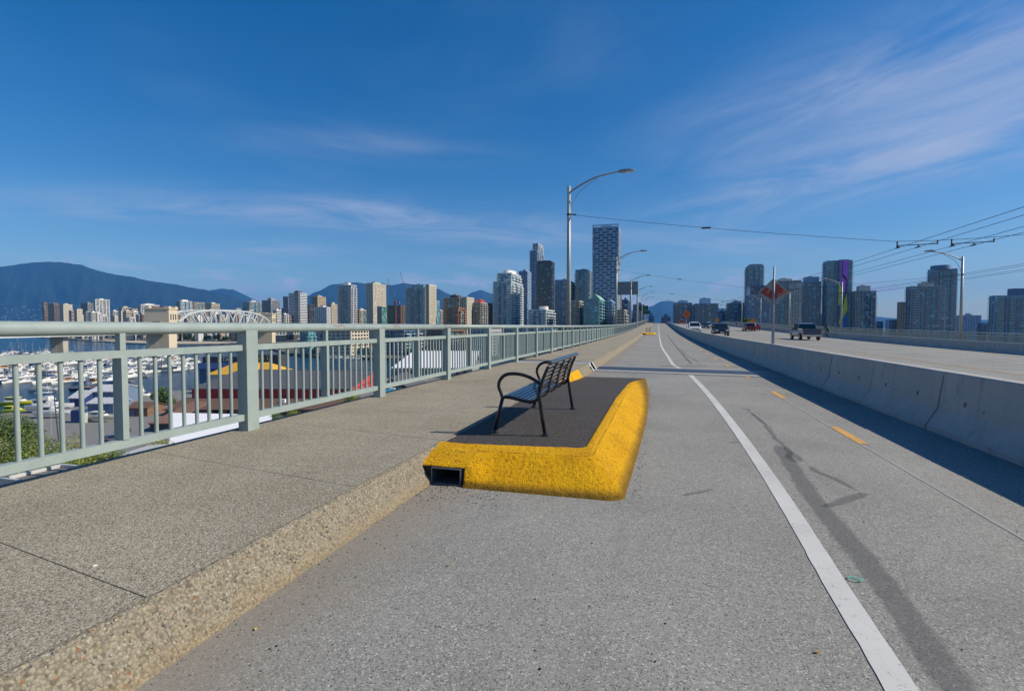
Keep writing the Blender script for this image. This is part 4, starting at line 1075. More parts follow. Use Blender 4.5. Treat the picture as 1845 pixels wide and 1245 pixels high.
veh('pickup', P_slate, 'slate blue pickup truck driving away on the far lanes', 1450, 600, 66, 0)

# ================================================================== PEOPLE on the far sidewalk
def skin_fig(name, nodes, edges, m, parent, root=0):
    me = bpy.data.meshes.new(name); me.from_pydata([n[0] for n in nodes], edges, [])
    o = obj(name, me, parent); md = o.modifiers.new('s', 'SKIN')
    sv = me.skin_vertices[0].data if me.skin_vertices else None
    if sv is None:
        me.attributes.new('skin', 'FLOAT', 'POINT')
    for i, n in enumerate(nodes):
        me.skin_vertices[0].data[i].radius = n[1] if hasattr(n[1], '__len__') else (n[1], n[1])
    me.skin_vertices[0].data[root].use_root = True
    sb = o.modifiers.new('ss', 'SUBSURF'); sb.levels = 1; sb.render_levels = 1
    bpy.context.view_layer.update()
    e = bpy.data.meshes.new_from_object(o.evaluated_get(bpy.context.evaluated_depsgraph_get()))
    o.modifiers.clear(); o.data = e; e.materials.clear(); e.materials.append(m)
    return o
SKIN = plain('skin_tone', (0.45, 0.27, 0.18), 0.6)
def cyclist(px, py, Y, label, shirt, blabel):
    p = at_Y(px, py, Y); z0 = zr(Y)-0.40; X = p.x
    bk = thing('bicycle', blabel, 'bicycle', (X, Y, z0))
    for yy in (-.52, .52):
        w = MB(); pts = [(0, yy+.33*math.cos(a*math.pi/12), .34+.33*math.sin(a*math.pi/12)) for a in range(25)]; w.tube(pts, .018, 6); w.build('wheel', TYRE, bk)
    w = MB(); w.tube([(0, -.52, .34), (0, -.1, .30), (0, .36, .80), (0, -.22, .84), (0, -.1, .30)], .02, 6); w.tube([(0, -.52, .34), (0, -.22, .84)], .015, 6); w.tube([(0, .52, .34), (0, .36, .95)], .018, 6); w.build('frame', P_black, bk)
    MB().tube([(-.27, .42, 1.0), (0, .36, .97), (.27, .42, 1.0)], .015, 6).build('handlebar', P_black, bk)
    MB().cbox((0, -.25, .90), .14, .26, .06).build('saddle', BLACK, bk)
    t = thing('person', label, 'person', (X, Y, z0))
    nodes = [((0, -.25, .98), .14), ((0, -.12, 1.2), .13), ((0, .03, 1.42), (.17, .12)), ((0, .07, 1.53), .06), ((0, .11, 1.64), .085), ((0, .12, 1.75), .09),
             ((-.19, .05, 1.42), .06), ((-.25, .18, 1.22), .05), ((-.24, .40, 1.05), .04), ((.19, .05, 1.42), .06), ((.25, .18, 1.22), .05), ((.24, .40, 1.05), .04),
             ((-.10, -.22, .92), .10), ((-.11, .16, .72), .075), ((-.11, -.02, .32), .05), ((-.11, .12, .27), .04),
             ((.10, -.22, .92), .10), ((.11, .10, .55), .075), ((.11, -.14, .18), .05), ((.11, .0, .13), .04)]
    ed = [(0, 1), (1, 2), (2, 3), (3, 4), (4, 5), (2, 6), (6, 7), (7, 8), (2, 9), (9, 10), (10, 11), (0, 12), (12, 13), (13, 14), (14, 15), (0, 16), (16, 17), (17, 18), (18, 19)]
    skin_fig('body', nodes, ed, shirt, t)
    b = MB(); secs = []
    for i in range(6):
        a = math.pi/2*i/5; rr_ = .115*math.cos(a); secs.append([(rr_*math.cos(k*math.pi/5), .12+rr_*1.2*math.sin(k*math.pi/5), 1.72+.12*math.sin(a)) for k in range(10)])
    b.loft(secs); b.build('helmet', BLACK, t, smooth=True)
cyclist(1490, 598, 80, 'person in dark clothes cycling on the far sidewalk near the pickup', plain('dark_clothes', (0.04, 0.045, 0.05), 0.8), 'bicycle ridden by the person near the pickup truck')
cyclist(1327, 590, 160, 'distant person cycling on the far sidewalk left of the red cars', plain('grey_clothes', (0.10, 0.10, 0.11), 0.8), 'bicycle of the distant person left of the red cars')

# ================================================================== LAND, WATER, MOUNTAINS
WZ, GZ = -27.0, -25.0
def f_water(t, b, o):
    m = N(t, 'ShaderNodeMapping', {'Vector': o, 'Scale': (0.25, 0.6, 1.0)})
    n = NOISE(t, m.outputs[0], 1.0, 6.0, 0.6); n2 = NOISE(t, o, 0.012, 4.0, 0.6)
    setc(t, b, RAMP(t, n2, [(0.3, (0.006, 0.030, 0.060)), (0.7, (0.012, 0.055, 0.095))]))
    bump(t, b, n, 0.9, 1.2)
WATER = mat('sea_water', f_water, rough=0.22, spec=0.5)
p = [gnd(922, 0, 0)]
MB().add([(-45000, -3000, WZ), (45000, -3000, WZ), (45000, 60000, WZ), (-45000, 60000, WZ)], [(0, 1, 2, 3)]).build('water', WATER, kind='structure')
def f_ground(t, b, o):
    n = NOISE(t, o, 0.03, 6.0, 0.6); n2 = NOISE(t, o, 0.9, 5.0, 0.6)
    c = RAMP(t, n, [(0.35, (0.05, 0.075, 0.03)), (0.5, (0.11, 0.11, 0.095)), (0.65, (0.17, 0.16, 0.14))])
    c = MIX(t, 1.0, c, RAMP(t, n2, [(0.3, (0.75, 0.75, 0.75)), (0.7, (1.15, 1.15, 1.15))]), 'MULTIPLY'); setc(t, b, c)
GRND = mat('city_ground', f_ground, rough=0.9)
YARD = plain('yard_asphalt', (0.19, 0.187, 0.18), 0.85, 0, 0.25, 0.4)
SAND = plain('beach_sand', (0.46, 0.39, 0.29), 0.9, 0, 0.2, 0.05)
def land(name, pts, z, m, depth=2.4):
    q = [(v.x, v.y) for v in pts]; b = MB(); b.prism(q, z-depth, z); o = b.build(name, m, kind='structure'); fixn(o.data); return o
isle = [gnd(-900, 90, 0), gnd(-250, 140, 0), gnd(30, 158, 0), gnd(110, 170, 0), gnd(150, 186, 0), gnd(215, 200, 0), gnd(330, 212, 0), gnd(610, 214, 0), gnd(700, 262, 0), gnd(900, 320, 0), gnd(1185, 330, 0), gnd(1500, 330, 0), Vector((420, 150, 0)), Vector((420, -400, 0)), Vector((-500, -400, 0))]
land('island_ground', isle, GZ, YARD)
town = [gnd(430, 770, 0), gnd(470, 720, 0), gnd(515, 505, 0), gnd(575, 458, 0), gnd(700, 425, 0), gnd(1000, 432, 0), gnd(1300, 440, 0), gnd(2300, 460, 0), gnd(2600, 3000, 0), gnd(2300, 6000, 0), gnd(600, 6500, 0), gnd(-150, 5200, 0), gnd(-260, 2300, 0), gnd(0, 1500, 0), gnd(95, 1160, 0), gnd(150, 1010, 0), gnd(240, 815, 0), gnd(320, 775, 0)]
land('city_ground', town, GZ, GRND)
beach = [gnd(438, 768, 0), gnd(320, 766, 0), gnd(238, 806, 0), gnd(148, 1000, 0), gnd(93, 1150, 0), gnd(60, 1290, 0), gnd(80, 1330, 0), gnd(160, 1130, 0), gnd(260, 930, 0), gnd(330, 880, 0), gnd(438, 860, 0)]
land('beach', beach, GZ+0.25, SAND, 2.0)
shoreN = [gnd(-1500, 7600, 0), gnd(300, 7800, 0), gnd(1200, 7900, 0), gnd(3500, 8000, 0), gnd(3500, 15000, 0), gnd(-1500, 15000, 0)]
land('north_shore', shoreN, GZ, plain('far_forest_floor', (0.035, 0.05, 0.03), 0.95, 0, 0.3, 0.01))

def f_forest(t, b, o):
    n = NOISE(t, o, 0.012, 8.0, 0.68); n2 = NOISE(t, o, 0.0012, 5.0, 0.6)
    c = RAMP(t, n, [(0.3, (0.008, 0.016, 0.010)), (0.55, (0.016, 0.030, 0.017)), (0.75, (0.03, 0.048, 0.026))])
    c = MIX(t, MA(t, 'MULTIPLY', SMOOTH(t, n2, 0.58, 0.72), 0.4), c, (0.04, 0.05, 0.035)); setc(t, b, c)
    bump(t, b, n, 0.8, 40.0)
FOREST = mat('mountain_forest', f_forest, rough=0.95, spec=0.1)
def interp(pts, x):
    if x <= pts[0][0]: return pts[0][1]
    for a, c in zip(pts, pts[1:]):
        if x <= c[0]:
            u = (x-a[0])/(c[0]-a[0]); u = u*u*(3-2*u)*0.4 + u*0.6; return a[1] + (c[1]-a[1])*u
    return pts[-1][1]
def mountain(ridge, crest, near, name='mountain'):
    b = MB(); x0, x1 = ridge[0][0], ridge[-1][0]; nx, nv = max(24, int((x1-x0)/3.2)), 30; vs = []
    for i in range(nx+1):
        px = x0 + (x1-x0)*i/nx; y = interp(ridge, px) + 0.9*noise.noise((px*0.09, 3, crest*0.001)) + 0.5*noise.noise((px*0.31, 1, 2))
        zt = at_d(px, y, crest).z
        for j in range(nv+1):
            v = j/nv
            if v <= 0.8:
                u = v/0.8; dep = near + (crest-near)*u; g = u**1.25
                k = noise.fractal((px*0.022, dep*0.0011, 4.2), 0.9, 2.1, 5) * math.sin(math.pi*min(1, u))
                z = GZ + (zt-GZ)*max(0.0, g + 0.13*k)
                z = min(z, EYE + (zt-EYE)*dep/crest*0.985) if u < 0.97 else z
            else:
                u = (v-0.8)/0.2; dep = crest + 2500*u; z = zt + (GZ-zt)*u
            p = gnd(px, dep, z); vs.append(p)
    n = nv+1
    b.add(vs, [(i*n+j, (i+1)*n+j, (i+1)*n+j+1, i*n+j+1) for i in range(nx) for j in range(nv)])
    o = b.build(name, FOREST, smooth=True, kind='structure'); fixn(o.data); return o
mountain([(-330, 545), (-200, 505), (-100, 490), (0, 482), (22, 479), (60, 473), (110, 472), (150, 477), (175, 487), (205, 494), (235, 498), (275, 507), (320, 513), (360, 521), (410, 530), (450, 545), (500, 572), (560, 590)], 10500, 8000)
mountain([(330, 560), (375, 524), (400, 520), (420, 522), (440, 530), (460, 541), (500, 556), (560, 580)], 14500, 12000)
mountain([(500, 566), (545, 538), (575, 524), (600, 512), (640, 509), (665, 511), (685, 509), (705, 514), (730, 510), (755, 514), (790, 521), (815, 532), (840, 541), (870, 556), (930, 580)], 12500, 9500)
mountain([(800, 570), (836, 537), (852, 526), (868, 523), (885, 529), (905, 545), (960, 560), (1060, 565), (1130, 560), (1160, 556), (1175, 551), (1190, 543), (1203, 542), (1220, 545), (1300, 556), (1400, 562), (1560, 569), (1620, 574), (1700, 572), (1800, 578), (2100, 585)], 15500, 12000)
# scattered houses high on the near slope, far too many and small to count
b = MB(); rnd = random.Random(9)
for i in range(420):
    px = rnd.choice((rnd.uniform(-60, 140), rnd.uniform(100, 340), rnd.uniform(330, 470))); y = 588 - rnd.uniform(8, 44)*max(0.25, 1-abs(px-90)/430)
    dep = rnd.uniform(7900, 8300); p = at_d(px, y, dep); s = rnd.uniform(4, 9)
    b.box(p.x-s, p.x+s, p.y-8, p.y+8, p.z-3, p.z+rnd.uniform(4, 9))
b.build('hillside_houses', plain('far_house_walls', (0.20, 0.19, 0.185), 0.8), kind='stuff', label='scatter of tiny pale houses on the lower mountain slope', cat='houses')

# ================================================================== TOWERS
def glass(name, c, c2, rough=0.10):
    def fn(t, b, o):
        mp = N(t, 'ShaderNodeVectorMath', {0: o, 1: (0.34, 0.34, 0.323)}, operation='MULTIPLY')
        fl = N(t, 'ShaderNodeVectorMath', {0: mp.outputs[0]}, operation='FLOOR')
        w = N(t, 'ShaderNodeTexWhiteNoise', {'Vector': fl.outputs[0]}, noise_dimensions='3D')
        setc(t, b, RAMP(t, w.outputs['Value'], [(0.0, c), (0.6, tuple(x*1.5 for x in c)), (0.85, c2), (0.93, tuple(min(1, x*1.3) for x in c2)), (0.95, tuple(min(1, 0.18+x*1.3) for x in c2)), (1.0, (0.42, 0.46, 0.48))]))  # palest cells: sun glints put into the colour, along with white blinds
        t.links.new(MA(t, 'ADD', MA(t, 'MULTIPLY', w.outputs['Value'], 0.2), rough), b.inputs['Roughness'])
    m = mat('glass_'+name, fn, rough=rough, spec=0.5)
    [n for n in m.node_tree.nodes if n.type == 'BSDF_PRINCIPLED'][0].inputs['IOR'].default_value = 1.75
    return m
G_teal = glass('teal', (0.02, 0.12, 0.16), (0.11, 0.32, 0.38)); G_blue = glass('blue', (0.012, 0.05, 0.13), (0.08, 0.18, 0.32))
G_navy = glass('navy', (0.004, 0.015, 0.05), (0.035, 0.085, 0.18)); G_dark = glass('dark', (0.008, 0.010, 0.014), (0.05, 0.055, 0.06)); G_green = glass('green', (0.02, 0.075, 0.065), (0.12, 0.24, 0.22))
def wallm(n, c): return plain('wall_'+n, c, 0.75, 0, 0.10, 0.25)
W_white = wallm('white', (0.70, 0.69, 0.66)); W_cream = wallm('cream', (0.56, 0.50, 0.39)); W_beige = wallm('beige', (0.45, 0.38, 0.29)); W_grey = wallm('grey', (0.27, 0.27, 0.265)); W_lgrey = wallm('light_grey', (0.42, 0.43, 0.43))
W_dark = wallm('charcoal', (0.05, 0.052, 0.058)); W_brown = wallm('brown', (0.20, 0.135, 0.10)); W_tan = wallm('tan', (0.40, 0.30, 0.20)); W_slate = wallm('slate', (0.13, 0.19, 0.29)); W_teal = wallm('teal', (0.22, 0.38, 0.37)); W_brick = wallm('brick', (0.40, 0.17, 0.085)); W_bluegrey = wallm('blue_grey', (0.30, 0.41, 0.55)); W_pink = wallm('rose', (0.50, 0.38, 0.31))
ROOFR = plain('red_tile_roof', (0.28, 0.045, 0.03), 0.8); ROOFG = plain('green_copper_roof', (0.22, 0.42, 0.32), 0.7)

def face_box(b, P, u, n, u0, u1, z0, z1, t0, t1):
    vs = []
    for z in (z0, z1):
        for (a, t) in ((u0, t0), (u1, t0), (u1, t1), (u0, t1)):
            q = P + u*a + n*t; vs.append((q.x, q.y, z))
    b.add(vs, [(3,2,1,0), (4,5,6,7), (0,1,5,4), (1,2,6,5), (2,3,7,6), (3,0,4,7)])
def shell(t, w, dp, z0, z1, wall, gl, style, fh=3.1, cx=0.0, cy=0.0, bay=None, name='storeys', par=True):
    """one volume of a tower: glazed core, floor bands, piers, balconies"""
    core = MB().box(cx-w/2, cx+w/2, cy-dp/2, cy+dp/2, z0, z1).build(name, gl, t)
    X0, X1, Y0, Y1 = cx-w/2, cx+w/2, cy-dp/2, cy+dp/2
    faces = [(Vector((X0, Y0, 0)), Vector((1, 0, 0)), Vector((0, -1, 0)), w), (Vector((X1, Y0, 0)), Vector((0, 1, 0)), Vector((1, 0, 0)), dp), (Vector((X0, Y1, 0)), Vector((0, -1, 0)), Vector((-1, 0, 0)), dp)]
    S = {'grid': (1.45, .28, 3.6, 1.5, .34), 'band': (1.35, .35, 99, 0, 0), 'glass': (0.42, .14, 4.6, .35, .2), 'balc': (0.5, .16, 5.2, .55, .25), 'pier': (0.8, .15, 4.0, 1.2, .45), 'blank': (0.25, .04, 12, .5, .06), 'lattice': (0.95, .45, 9.5, 2.3, .5), 'curtain': (0.16, .10, 2.4, .16, .16)}[style]
    sh, st, bw, pw, pt = S
    if bay: bw = bay
    sb, pb, bb, gb = MB(), MB(), MB(), MB()
    nfl = int((z1-z0)/fh)
    for (P, u, n, L) in faces:
        for k in range(nfl+1):
            za = z0 + k*fh; zb = min(za+sh, z1-0.05)
            if zb > za: face_box(sb, P, u, n, 0.03, L-0.03, za, zb, 0.02, st)
        nb = max(1, int(round(L/bw)))
        if style == 'lattice':
            for k in range(nfl):
                za = z0 + k*fh + sh; off = (k % 2)*0.5
                for j in range(nb+1):
                    a = (j+off)*L/nb - pw/2
                    if a+pw < 0 or a > L: continue
                    face_box(pb, P, u, n, max(.02, a), min(L-.02, a+pw), za, min(za+fh-sh, z1), 0.02, pt)
        elif bw < 50:
            for j in range(nb+1):
                a = min(max(0.02, j*L/nb - pw/2), L-pw-0.02); face_box(pb, P, u, n, a, a+pw, z0, z1, 0.02, pt)
        if style in ('balc',):
            if L > 16: face_box(gb, P, u, n, L*.30, L*.40, 0 if z0 == 0 else z0, z1-1.5, 0.03, 0.9); face_box(gb, P, u, n, L*.60, L*.70, z0, z1-3, 0.03, 0.7)
            cols = [(0.04, 0.26), (0.74, 0.96)] if L > 9 else [(0.2, 0.8)]
            if L > 28: cols.append((0.42, 0.58))
            for k in range(1, nfl):
                for (a, c) in cols:
                    za = z0 + k*fh; face_box(bb, P, u, n, L*a, L*c, za-.1, za+.25, 0.03, 2.0); face_box(bb, P, u, n, L*a, L*c, za+.25, za+1.0, 1.90, 1.98)
    for nm, m_, q in (('floor_bands', wall, sb), ('piers', wall, pb), ('balconies', W_lgrey if wall in (W_slate, W_bluegrey, W_dark) else W_white if wall is W_white else wall, bb)):
        if q.v: q.build(nm, m_, t, kind='stuff')
    if gb.v: gb.build('glazed_bay', G_teal if gl is not G_teal else G_blue, t, kind='stuff')
    if par: MB().box(X0-.35, X1+.35, Y0-.35, Y1+.35, z1, z1+0.9).build('parapet', wall, t)
    return core
def site(x0, xm, x1, yt, d, maxd=60.0):
    C = at_d(xm, yt, d); left = (x0+x1)/2 < 1188
    if left:
        Xa = at_Y(x0, yt, C.y).x; w = C.x - Xa
        r = ray(x1, yt); dp = (C.x*r.y/r.x - C.y) if x1 > xm+0.3 else 24.0
        dp = max(10.0, min(maxd, dp)) if dp > 0 else 24.0
        w = max(8.0, min(90, w)); return C.x - w/2, C.y + dp/2, w, dp, C.z
    Xb = at_Y(x1, yt, C.y).x; w = max(8.0, Xb - C.x)
    r = ray(x0, yt); dp = (C.x*r.y/r.x - C.y) if x0 < xm-0.3 else 24.0
    dp = max(10.0, min(maxd, dp)) if dp > 0 else 24.0
    return C.x + w/2, C.y + dp/2, w, dp, C.z
GT = GZ + 0.0
def tower(x0, xm, x1, yt, d, wall, gl, style, label, fh=3.1, pent=0.5, ph=4.0, group=None, maxd=60, bay=None, cap=None, capm=None, par=True):
    cx, cy, w, dp, zt = site(x0, xm, x1, yt, d, maxd)
    hp = ph if pent else 0.0
    t = thing('tower_block' if zt - GT > 32 else 'apartment_block', label, 'building', (cx, cy, GT), 0, group)
    hh = zt - GT - hp
    shell(t, w, dp, 0, hh, wall, gl, style, fh, bay=bay, par=par)
    if pent:
        o = MB().box(-w*pent/2, w*pent/2, -dp*pent/2, dp*pent/2, hh, hh+hp).build('penthouse', capm or wall, t)
        b = MB(); b.box(-w*.12, w*.05, -dp*.1, dp*.1, hh+hp, hh+hp+1.4); b.cyl((w*.16, 0, hh+hp), (w*.16, 0, hh+hp+3.2), .15, .08, 5); b.build('roof_plant', W_grey, o)
    t['w'] = w; t['dp'] = dp; t['hh'] = hh
    return t, w, dp, hh
def strip_props(t):
    for k in ('w', 'dp', 'hh'):
        if k in t: del t[k]
TW = []
def TT(*a, **k):
    r = tower(*a, **k); strip_props(r[0]); return r

# --- far left: West End blocks
TT(75, 79, 86, 545.5, 1650, W_brown, G_dark, 'band', 'narrow brown slab block, leftmost on the skyline', pent=0)
TT(86, 97, 107, 546, 1600, W_brown, G_dark, 'band', 'brown banded block next to the leftmost slab on the skyline', pent=0.4, ph=3)
TT(107, 114, 130, 547, 1550, W_cream, G_dark, 'grid', 'cream gridded block right of the brown banded block', pent=0.4, ph=3)
TT(146, 158, 170, 545, 1500, W_grey, G_dark, 'pier', 'grey block left of the bright white slab tower', pent=0.4, ph=3)
TT(168, 172, 197, 538, 1450, W_white, G_dark, 'pier', 'bright white slab tower standing under the long mountain', pent=0.3, ph=2.5, bay=9)
TT(214, 220, 236, 552, 1400, W_beige, G_dark, 'balc', 'beige mid-rise left of the first bridge pylon', pent=0.5, ph=4)
TT(236, 238, 250, 557, 1380, W_pink, G_dark, 'grid', 'low rose-beige block left of the first bridge pylon', pent=0)
TT(248, 254, 287, 547, 1350, W_white, G_navy, 'balc', 'wide white balconied block behind the first bridge pylon', pent=0.5, ph=3)
TT(316, 326, 346, 540, 1300, W_white, G_navy, 'balc', 'tall white balconied block above the left end of the steel arch', pent=0.5, ph=4)
TT(346, 349, 369, 545, 1350, W_beige, G_dark, 'balc', 'beige block behind the crown of the steel arch', pent=0)
TT(369, 381, 396, 545, 1250, W_cream, G_dark, 'band', 'cream striped block above the crown of the steel arch', pent=0.4, ph=3.5)
TT(437, 450, 472, 541, 1250, W_lgrey, G_navy, 'balc', 'grey balconied block left of the second bridge pylon', pent=0.4, ph=4)
TT(472, 488, 505, 537, 1200, W_grey, G_navy, 'pier', 'taller grey block just behind the second bridge pylon', pent=0.4, ph=6)
TT(503, 505, 516, 556, 1150, W_white, G_navy, 'grid', 'small white block right of the second bridge pylon', pent=0)
TT(510, 519, 524, 535, 1150, W_slate, G_navy, 'glass', 'dark slate block left of the striped tower', pent=0)
# zebra-striped tower with a grey core
t, w, dp, hh = TT(520, 540, 553, 524, 1000, W_white, G_navy, 'band', 'dark tower with white horizontal stripes and a central core', pent=0.4, ph=5, capm=W_dark)
MB().box(w*.10, w*.42, -dp/2-1.4, -dp/2-.02, 0, hh+2).build('lift_core', W_grey, t)
TT(553, 556, 567, 549, 1050, W_dark, G_dark, 'pier', 'low dark block with white columns right of the striped tower', pent=0)
TT(561, 572, 587, 532, 1200, W_tan, G_dark, 'grid', 'tan block behind, right of the striped tower', pent=0.5, ph=4)
TT(567, 585, 595, 551, 900, W_white, G_blue, 'pier', 'white block with a blank sunlit side right of the striped tower', pent=0.4, ph=3)
TT(594, 597, 609, 545, 980, W_beige, G_dark, 'grid', 'narrow beige block left of the white-cornered tower', pent=0.4, ph=4)
t, w, dp, hh = TT(608, 633, 642, 509, 880, W_white, G_navy, 'balc', 'tall tower with dark balconies and a white sunlit corner', pent=0.4, ph=5)
TT(641, 648, 661, 556, 900, W_cream, G_dark, 'balc', 'low cream block between the two tall towers', pent=0.4, ph=3)
t, w, dp, hh = TT(660, 672, 695, 507, 820, W_cream, G_dark, 'grid', 'tall cream tower with a grid of small square windows', pent=0.5, ph=3.5, capm=W_teal, bay=4.2)
TT(683, 688, 697, 553, 780, W_teal, G_green, 'glass', 'small green glass block at the foot of the cream gridded tower', pent=0)
# unfinished tower under the cranes
t, w, dp, hh = TT(697, 722, 732, 551, 900, W_brown, G_dark, 'pier', 'unfinished brown concrete frame under the two cranes', pent=0)
MB().box(-w*.1, w*.08, -dp/2-.9, -dp/2-.5, 0, hh*.98).build('hoist_tower', plain('hoist_green', (0.02, 0.22, 0.12), 0.6), t)
t, w, dp, hh = TT(732, 766, 780, 512, 700, W_lgrey, G_teal, 'balc', 'stepped teal and cream tower right of the cranes', pent=0.6, ph=5, capm=G_teal)
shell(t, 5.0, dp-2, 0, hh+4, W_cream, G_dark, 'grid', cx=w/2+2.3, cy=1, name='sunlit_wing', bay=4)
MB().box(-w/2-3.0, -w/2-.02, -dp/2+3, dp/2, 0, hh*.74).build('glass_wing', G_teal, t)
TT(780, 786, 792, 543, 760, W_bluegrey, G_teal, 'glass', 'thin pale glass block right of the stepped teal tower', pent=0)
t, w, dp, hh = TT(799, 828, 843, 531, 720, W_beige, G_dark, 'balc', 'tan apartment tower with dark crown and many balconies', pent=0.45, ph=5, capm=W_dark)
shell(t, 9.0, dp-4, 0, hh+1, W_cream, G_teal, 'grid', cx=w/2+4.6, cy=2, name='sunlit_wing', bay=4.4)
TT(806, 826, 838, 556, 600, W_brick, G_dark, 'balc', 'lower brick-orange apartment block in front of the tan tower', pent=0)
t, w, dp, hh = TT(853, 866, 878, 546, 740, W_beige, G_navy, 'balc', 'tower with a dark red sloping crown', pent=0)
b = MB(); b.loft([[(-w*.45, -dp*.45, hh+.9), (w*.45, -dp*.45, hh+.9), (w*.45, dp*.45, hh+.9), (-w*.45, dp*.45, hh+.9)], [(-w*.2, -dp*.2, hh+6), (w*.2, -dp*.2, hh+6), (w*.2, dp*.2, hh+6), (-w*.2, dp*.2, hh+6)]]); b.build('roof', ROOFR, t)
TT(878, 888, 892, 547, 820, W_brown, G_dark, 'pier', 'dark brown block left of the big teal tower', pent=0)
# big teal tower, stepped
t, w, dp, hh = TT(889, 921, 942, 508, 620, W_white, G_teal, 'balc', 'big teal glass tower with white balconies and a stepped crown', pent=0)
z2 = at_d(921, 492, 620).z - GT; z3 = at_d(921, 486, 620).z - GT
shell(t, w*.80, dp*.8, hh, z2, W_white, G_teal, 'balc', cx=w*.05, name='upper_storeys')
o = MB(); o.loft([[(w*.08 + w*.3*math.cos(a*math.pi/10), dp*.3*math.sin(a*math.pi/10), z) for a in range(20)] for z in (z2, z3+1)]); o.build('crown', W_white, t)
TT(935, 950, 957, 485, 900, W_bluegrey, G_navy, 'lattice', 'blue tower with a woven facade behind the tall slender towers', pent=0.4, ph=4)
# slender pale blue tower with stepped top
t, w, dp, hh = TT(955, 968, 984, 452, 1000, W_bluegrey, G_blue, 'balc', 'very tall slender pale blue tower with a stepped white top', pent=0)
z2 = at_d(968, 438, 1000).z - GT; shell(t, w*.75, dp*.7, hh, z2, W_white, G_blue, 'balc', cx=w*.12, name='upper_storeys')
MB().cyl((w*.2, 0, z2), (w*.2, 0, z2+6), .4, .2, 6).build('mast', W_grey, t)
TT(967, 994, 999, 469, 850, W_dark, G_dark, 'curtain', 'near-black office tower in front of the slender blue tower', pent=0.8, ph=2.5)
t, w, dp, hh = TT(952, 984, 999, 559, 560, W_white, G_teal, 'balc', 'low teal terrace block with a round white roof drum', pent=0)
MB().cyl((w*.1, 0, hh), (w*.1, 0, hh+5), w*.27, w*.27, 20).build('roof_drum', W_white, t)
TT(1000, 1023, 1038, 501, 700, W_bluegrey, G_blue, 'balc', 'blue glass tower partly behind the nearest lamp post', pent=0.4, ph=3)
TT(1037, 1060, 1068, 483, 720, W_slate, G_teal, 'balc', 'teal banded tower left of the tall lattice tower', pent=0.5, ph=3)
TT(1030, 1044, 1052, 543, 560, W_cream, G_dark, 'balc', 'low cream block right of the nearest lamp post', pent=0)
# the tall lattice tower that widens upwards
t, w, dp, hh = TT(1068, 1112, 1118, 470, 600, W_bluegrey, G_navy, 'lattice', 'tallest tower with a brick-like lattice of pale frames, widening upwards', pent=0, maxd=46, par=False)
zt = at_d(1112, 404, 600).z - GT; h0 = hh; nst = 1
for k in range(nst):
    za = h0 + (zt-h0)*k/nst; 
core = shell(t, w*1.04, dp*1.05, h0, zt-3.5, W_bluegrey, G_navy, 'lattice', cx=w*.02, name='upper_storeys')
b = MB()
for s in (-1, 1):
    for q in (-1, 1): b.box(w*.02+s*w*.50-.5, w*.02+s*w*.50+.5, q*dp*.5-.5, q*dp*.5+.5, zt-3.5, zt)
b.box(-w*.52, w*.56, -dp*.54, -dp*.50, zt-1.0, zt); b.box(-w*.52, w*.56, dp*.50, dp*.54, zt-1.0, zt); b.box(-w*.2, w*.25, -dp*.3, dp*.3, zt-3.5, zt+.6); b.build('roof_frame', W_bluegrey, t)
t, w, dp, hh = TT(1052, 1080, 1093, 540, 520, W_teal, G_teal, 'balc', 'teal block with a pale green gabled roof below the lattice tower', pent=0)
b = MB(); b.loft([[(-w*.1, -dp/2, hh+.9), (w*.52, -dp/2, hh+.9), (w*.21, -dp/2, hh+6)], [(-w*.1, dp/2, hh+.9), (w*.52, dp/2, hh+.9), (w*.21, dp/2, hh+6)]]); b.build('roof', ROOFG, t)
TT(1092, 1103, 1110, 539, 560, W_bluegrey, G_blue, 'balc', 'pale blue block right of the green gabled roof', pent=0.4, ph=3)
TT(1111, 1116, 1120, 530, 640, W_brown, G_dark, 'grid', 'narrow brown block below the grey sign board', pent=0)
TT(1120, 1131, 1135, 536, 760, W_slate, G_blue, 'glass', 'slim blue block seen between the sign board poles', pent=0.4, ph=4)
TT(1120, 1125, 1130, 559, 520, W_cream, G_dark, 'balc', 'low cream block behind the sign board poles', pent=0)
TT(1141, 1160, 1169, 545, 800, W_slate, G_navy, 'pier', 'dark block behind the green direction signs', pent=0.5, ph=4)
TT(1169, 1178, 1181, 564, 1000, W_slate, G_navy, 'pier', 'dark block left of the gap where the road meets the mountain', pent=0.6, ph=6)
# --- right of the road
TT(1190, 1192, 1208, 566, 1000, W_slate, G_navy, 'pier', 'small dark block right of the gap where the road meets the mountain', pent=0.5, ph=6)
t, w, dp, hh = TT(1212, 1216, 1247, 541, 820, W_bluegrey, G_navy, 'balc', 'dark glass pair of blocks left of the stepped dark tower', pent=0.55, ph=5)
t, w, dp, hh = TT(1248, 1253, 1294, 537, 760, W_bluegrey, G_navy, 'balc', 'broad dark tower with a stepped top and a white ladder of balconies', pent=0.45, ph=9)
b = MB()
for k in range(2, int(hh/3.1)): b.box(w*.05, w*.12, -dp/2-1.0, -dp/2-.2, k*3.1, k*3.1+1.1)
b.build('balcony_column', W_cream, t, kind='stuff')
TT(1294, 1297, 1309, 557, 900, W_slate, G_navy, 'pier', 'low slate block between two dark towers', pent=0.3, ph=4)
TT(1309, 1314, 1344, 543, 760, W_bluegrey, G_navy, 'balc', 'broad navy block left of the slim white-topped tower', pent=0.5, ph=3)
t, w, dp, hh = TT(1343, 1350, 1376, 476, 800, W_lgrey, G_teal, 'balc', 'slim tall tower with stacked balconies and a pale teal crown', pent=0.85, ph=3, capm=W_slate)
TT(1345, 1352, 1380, 516, 740, W_slate, G_navy, 'blank', 'plain navy block in front of the slim tall tower', pent=0)
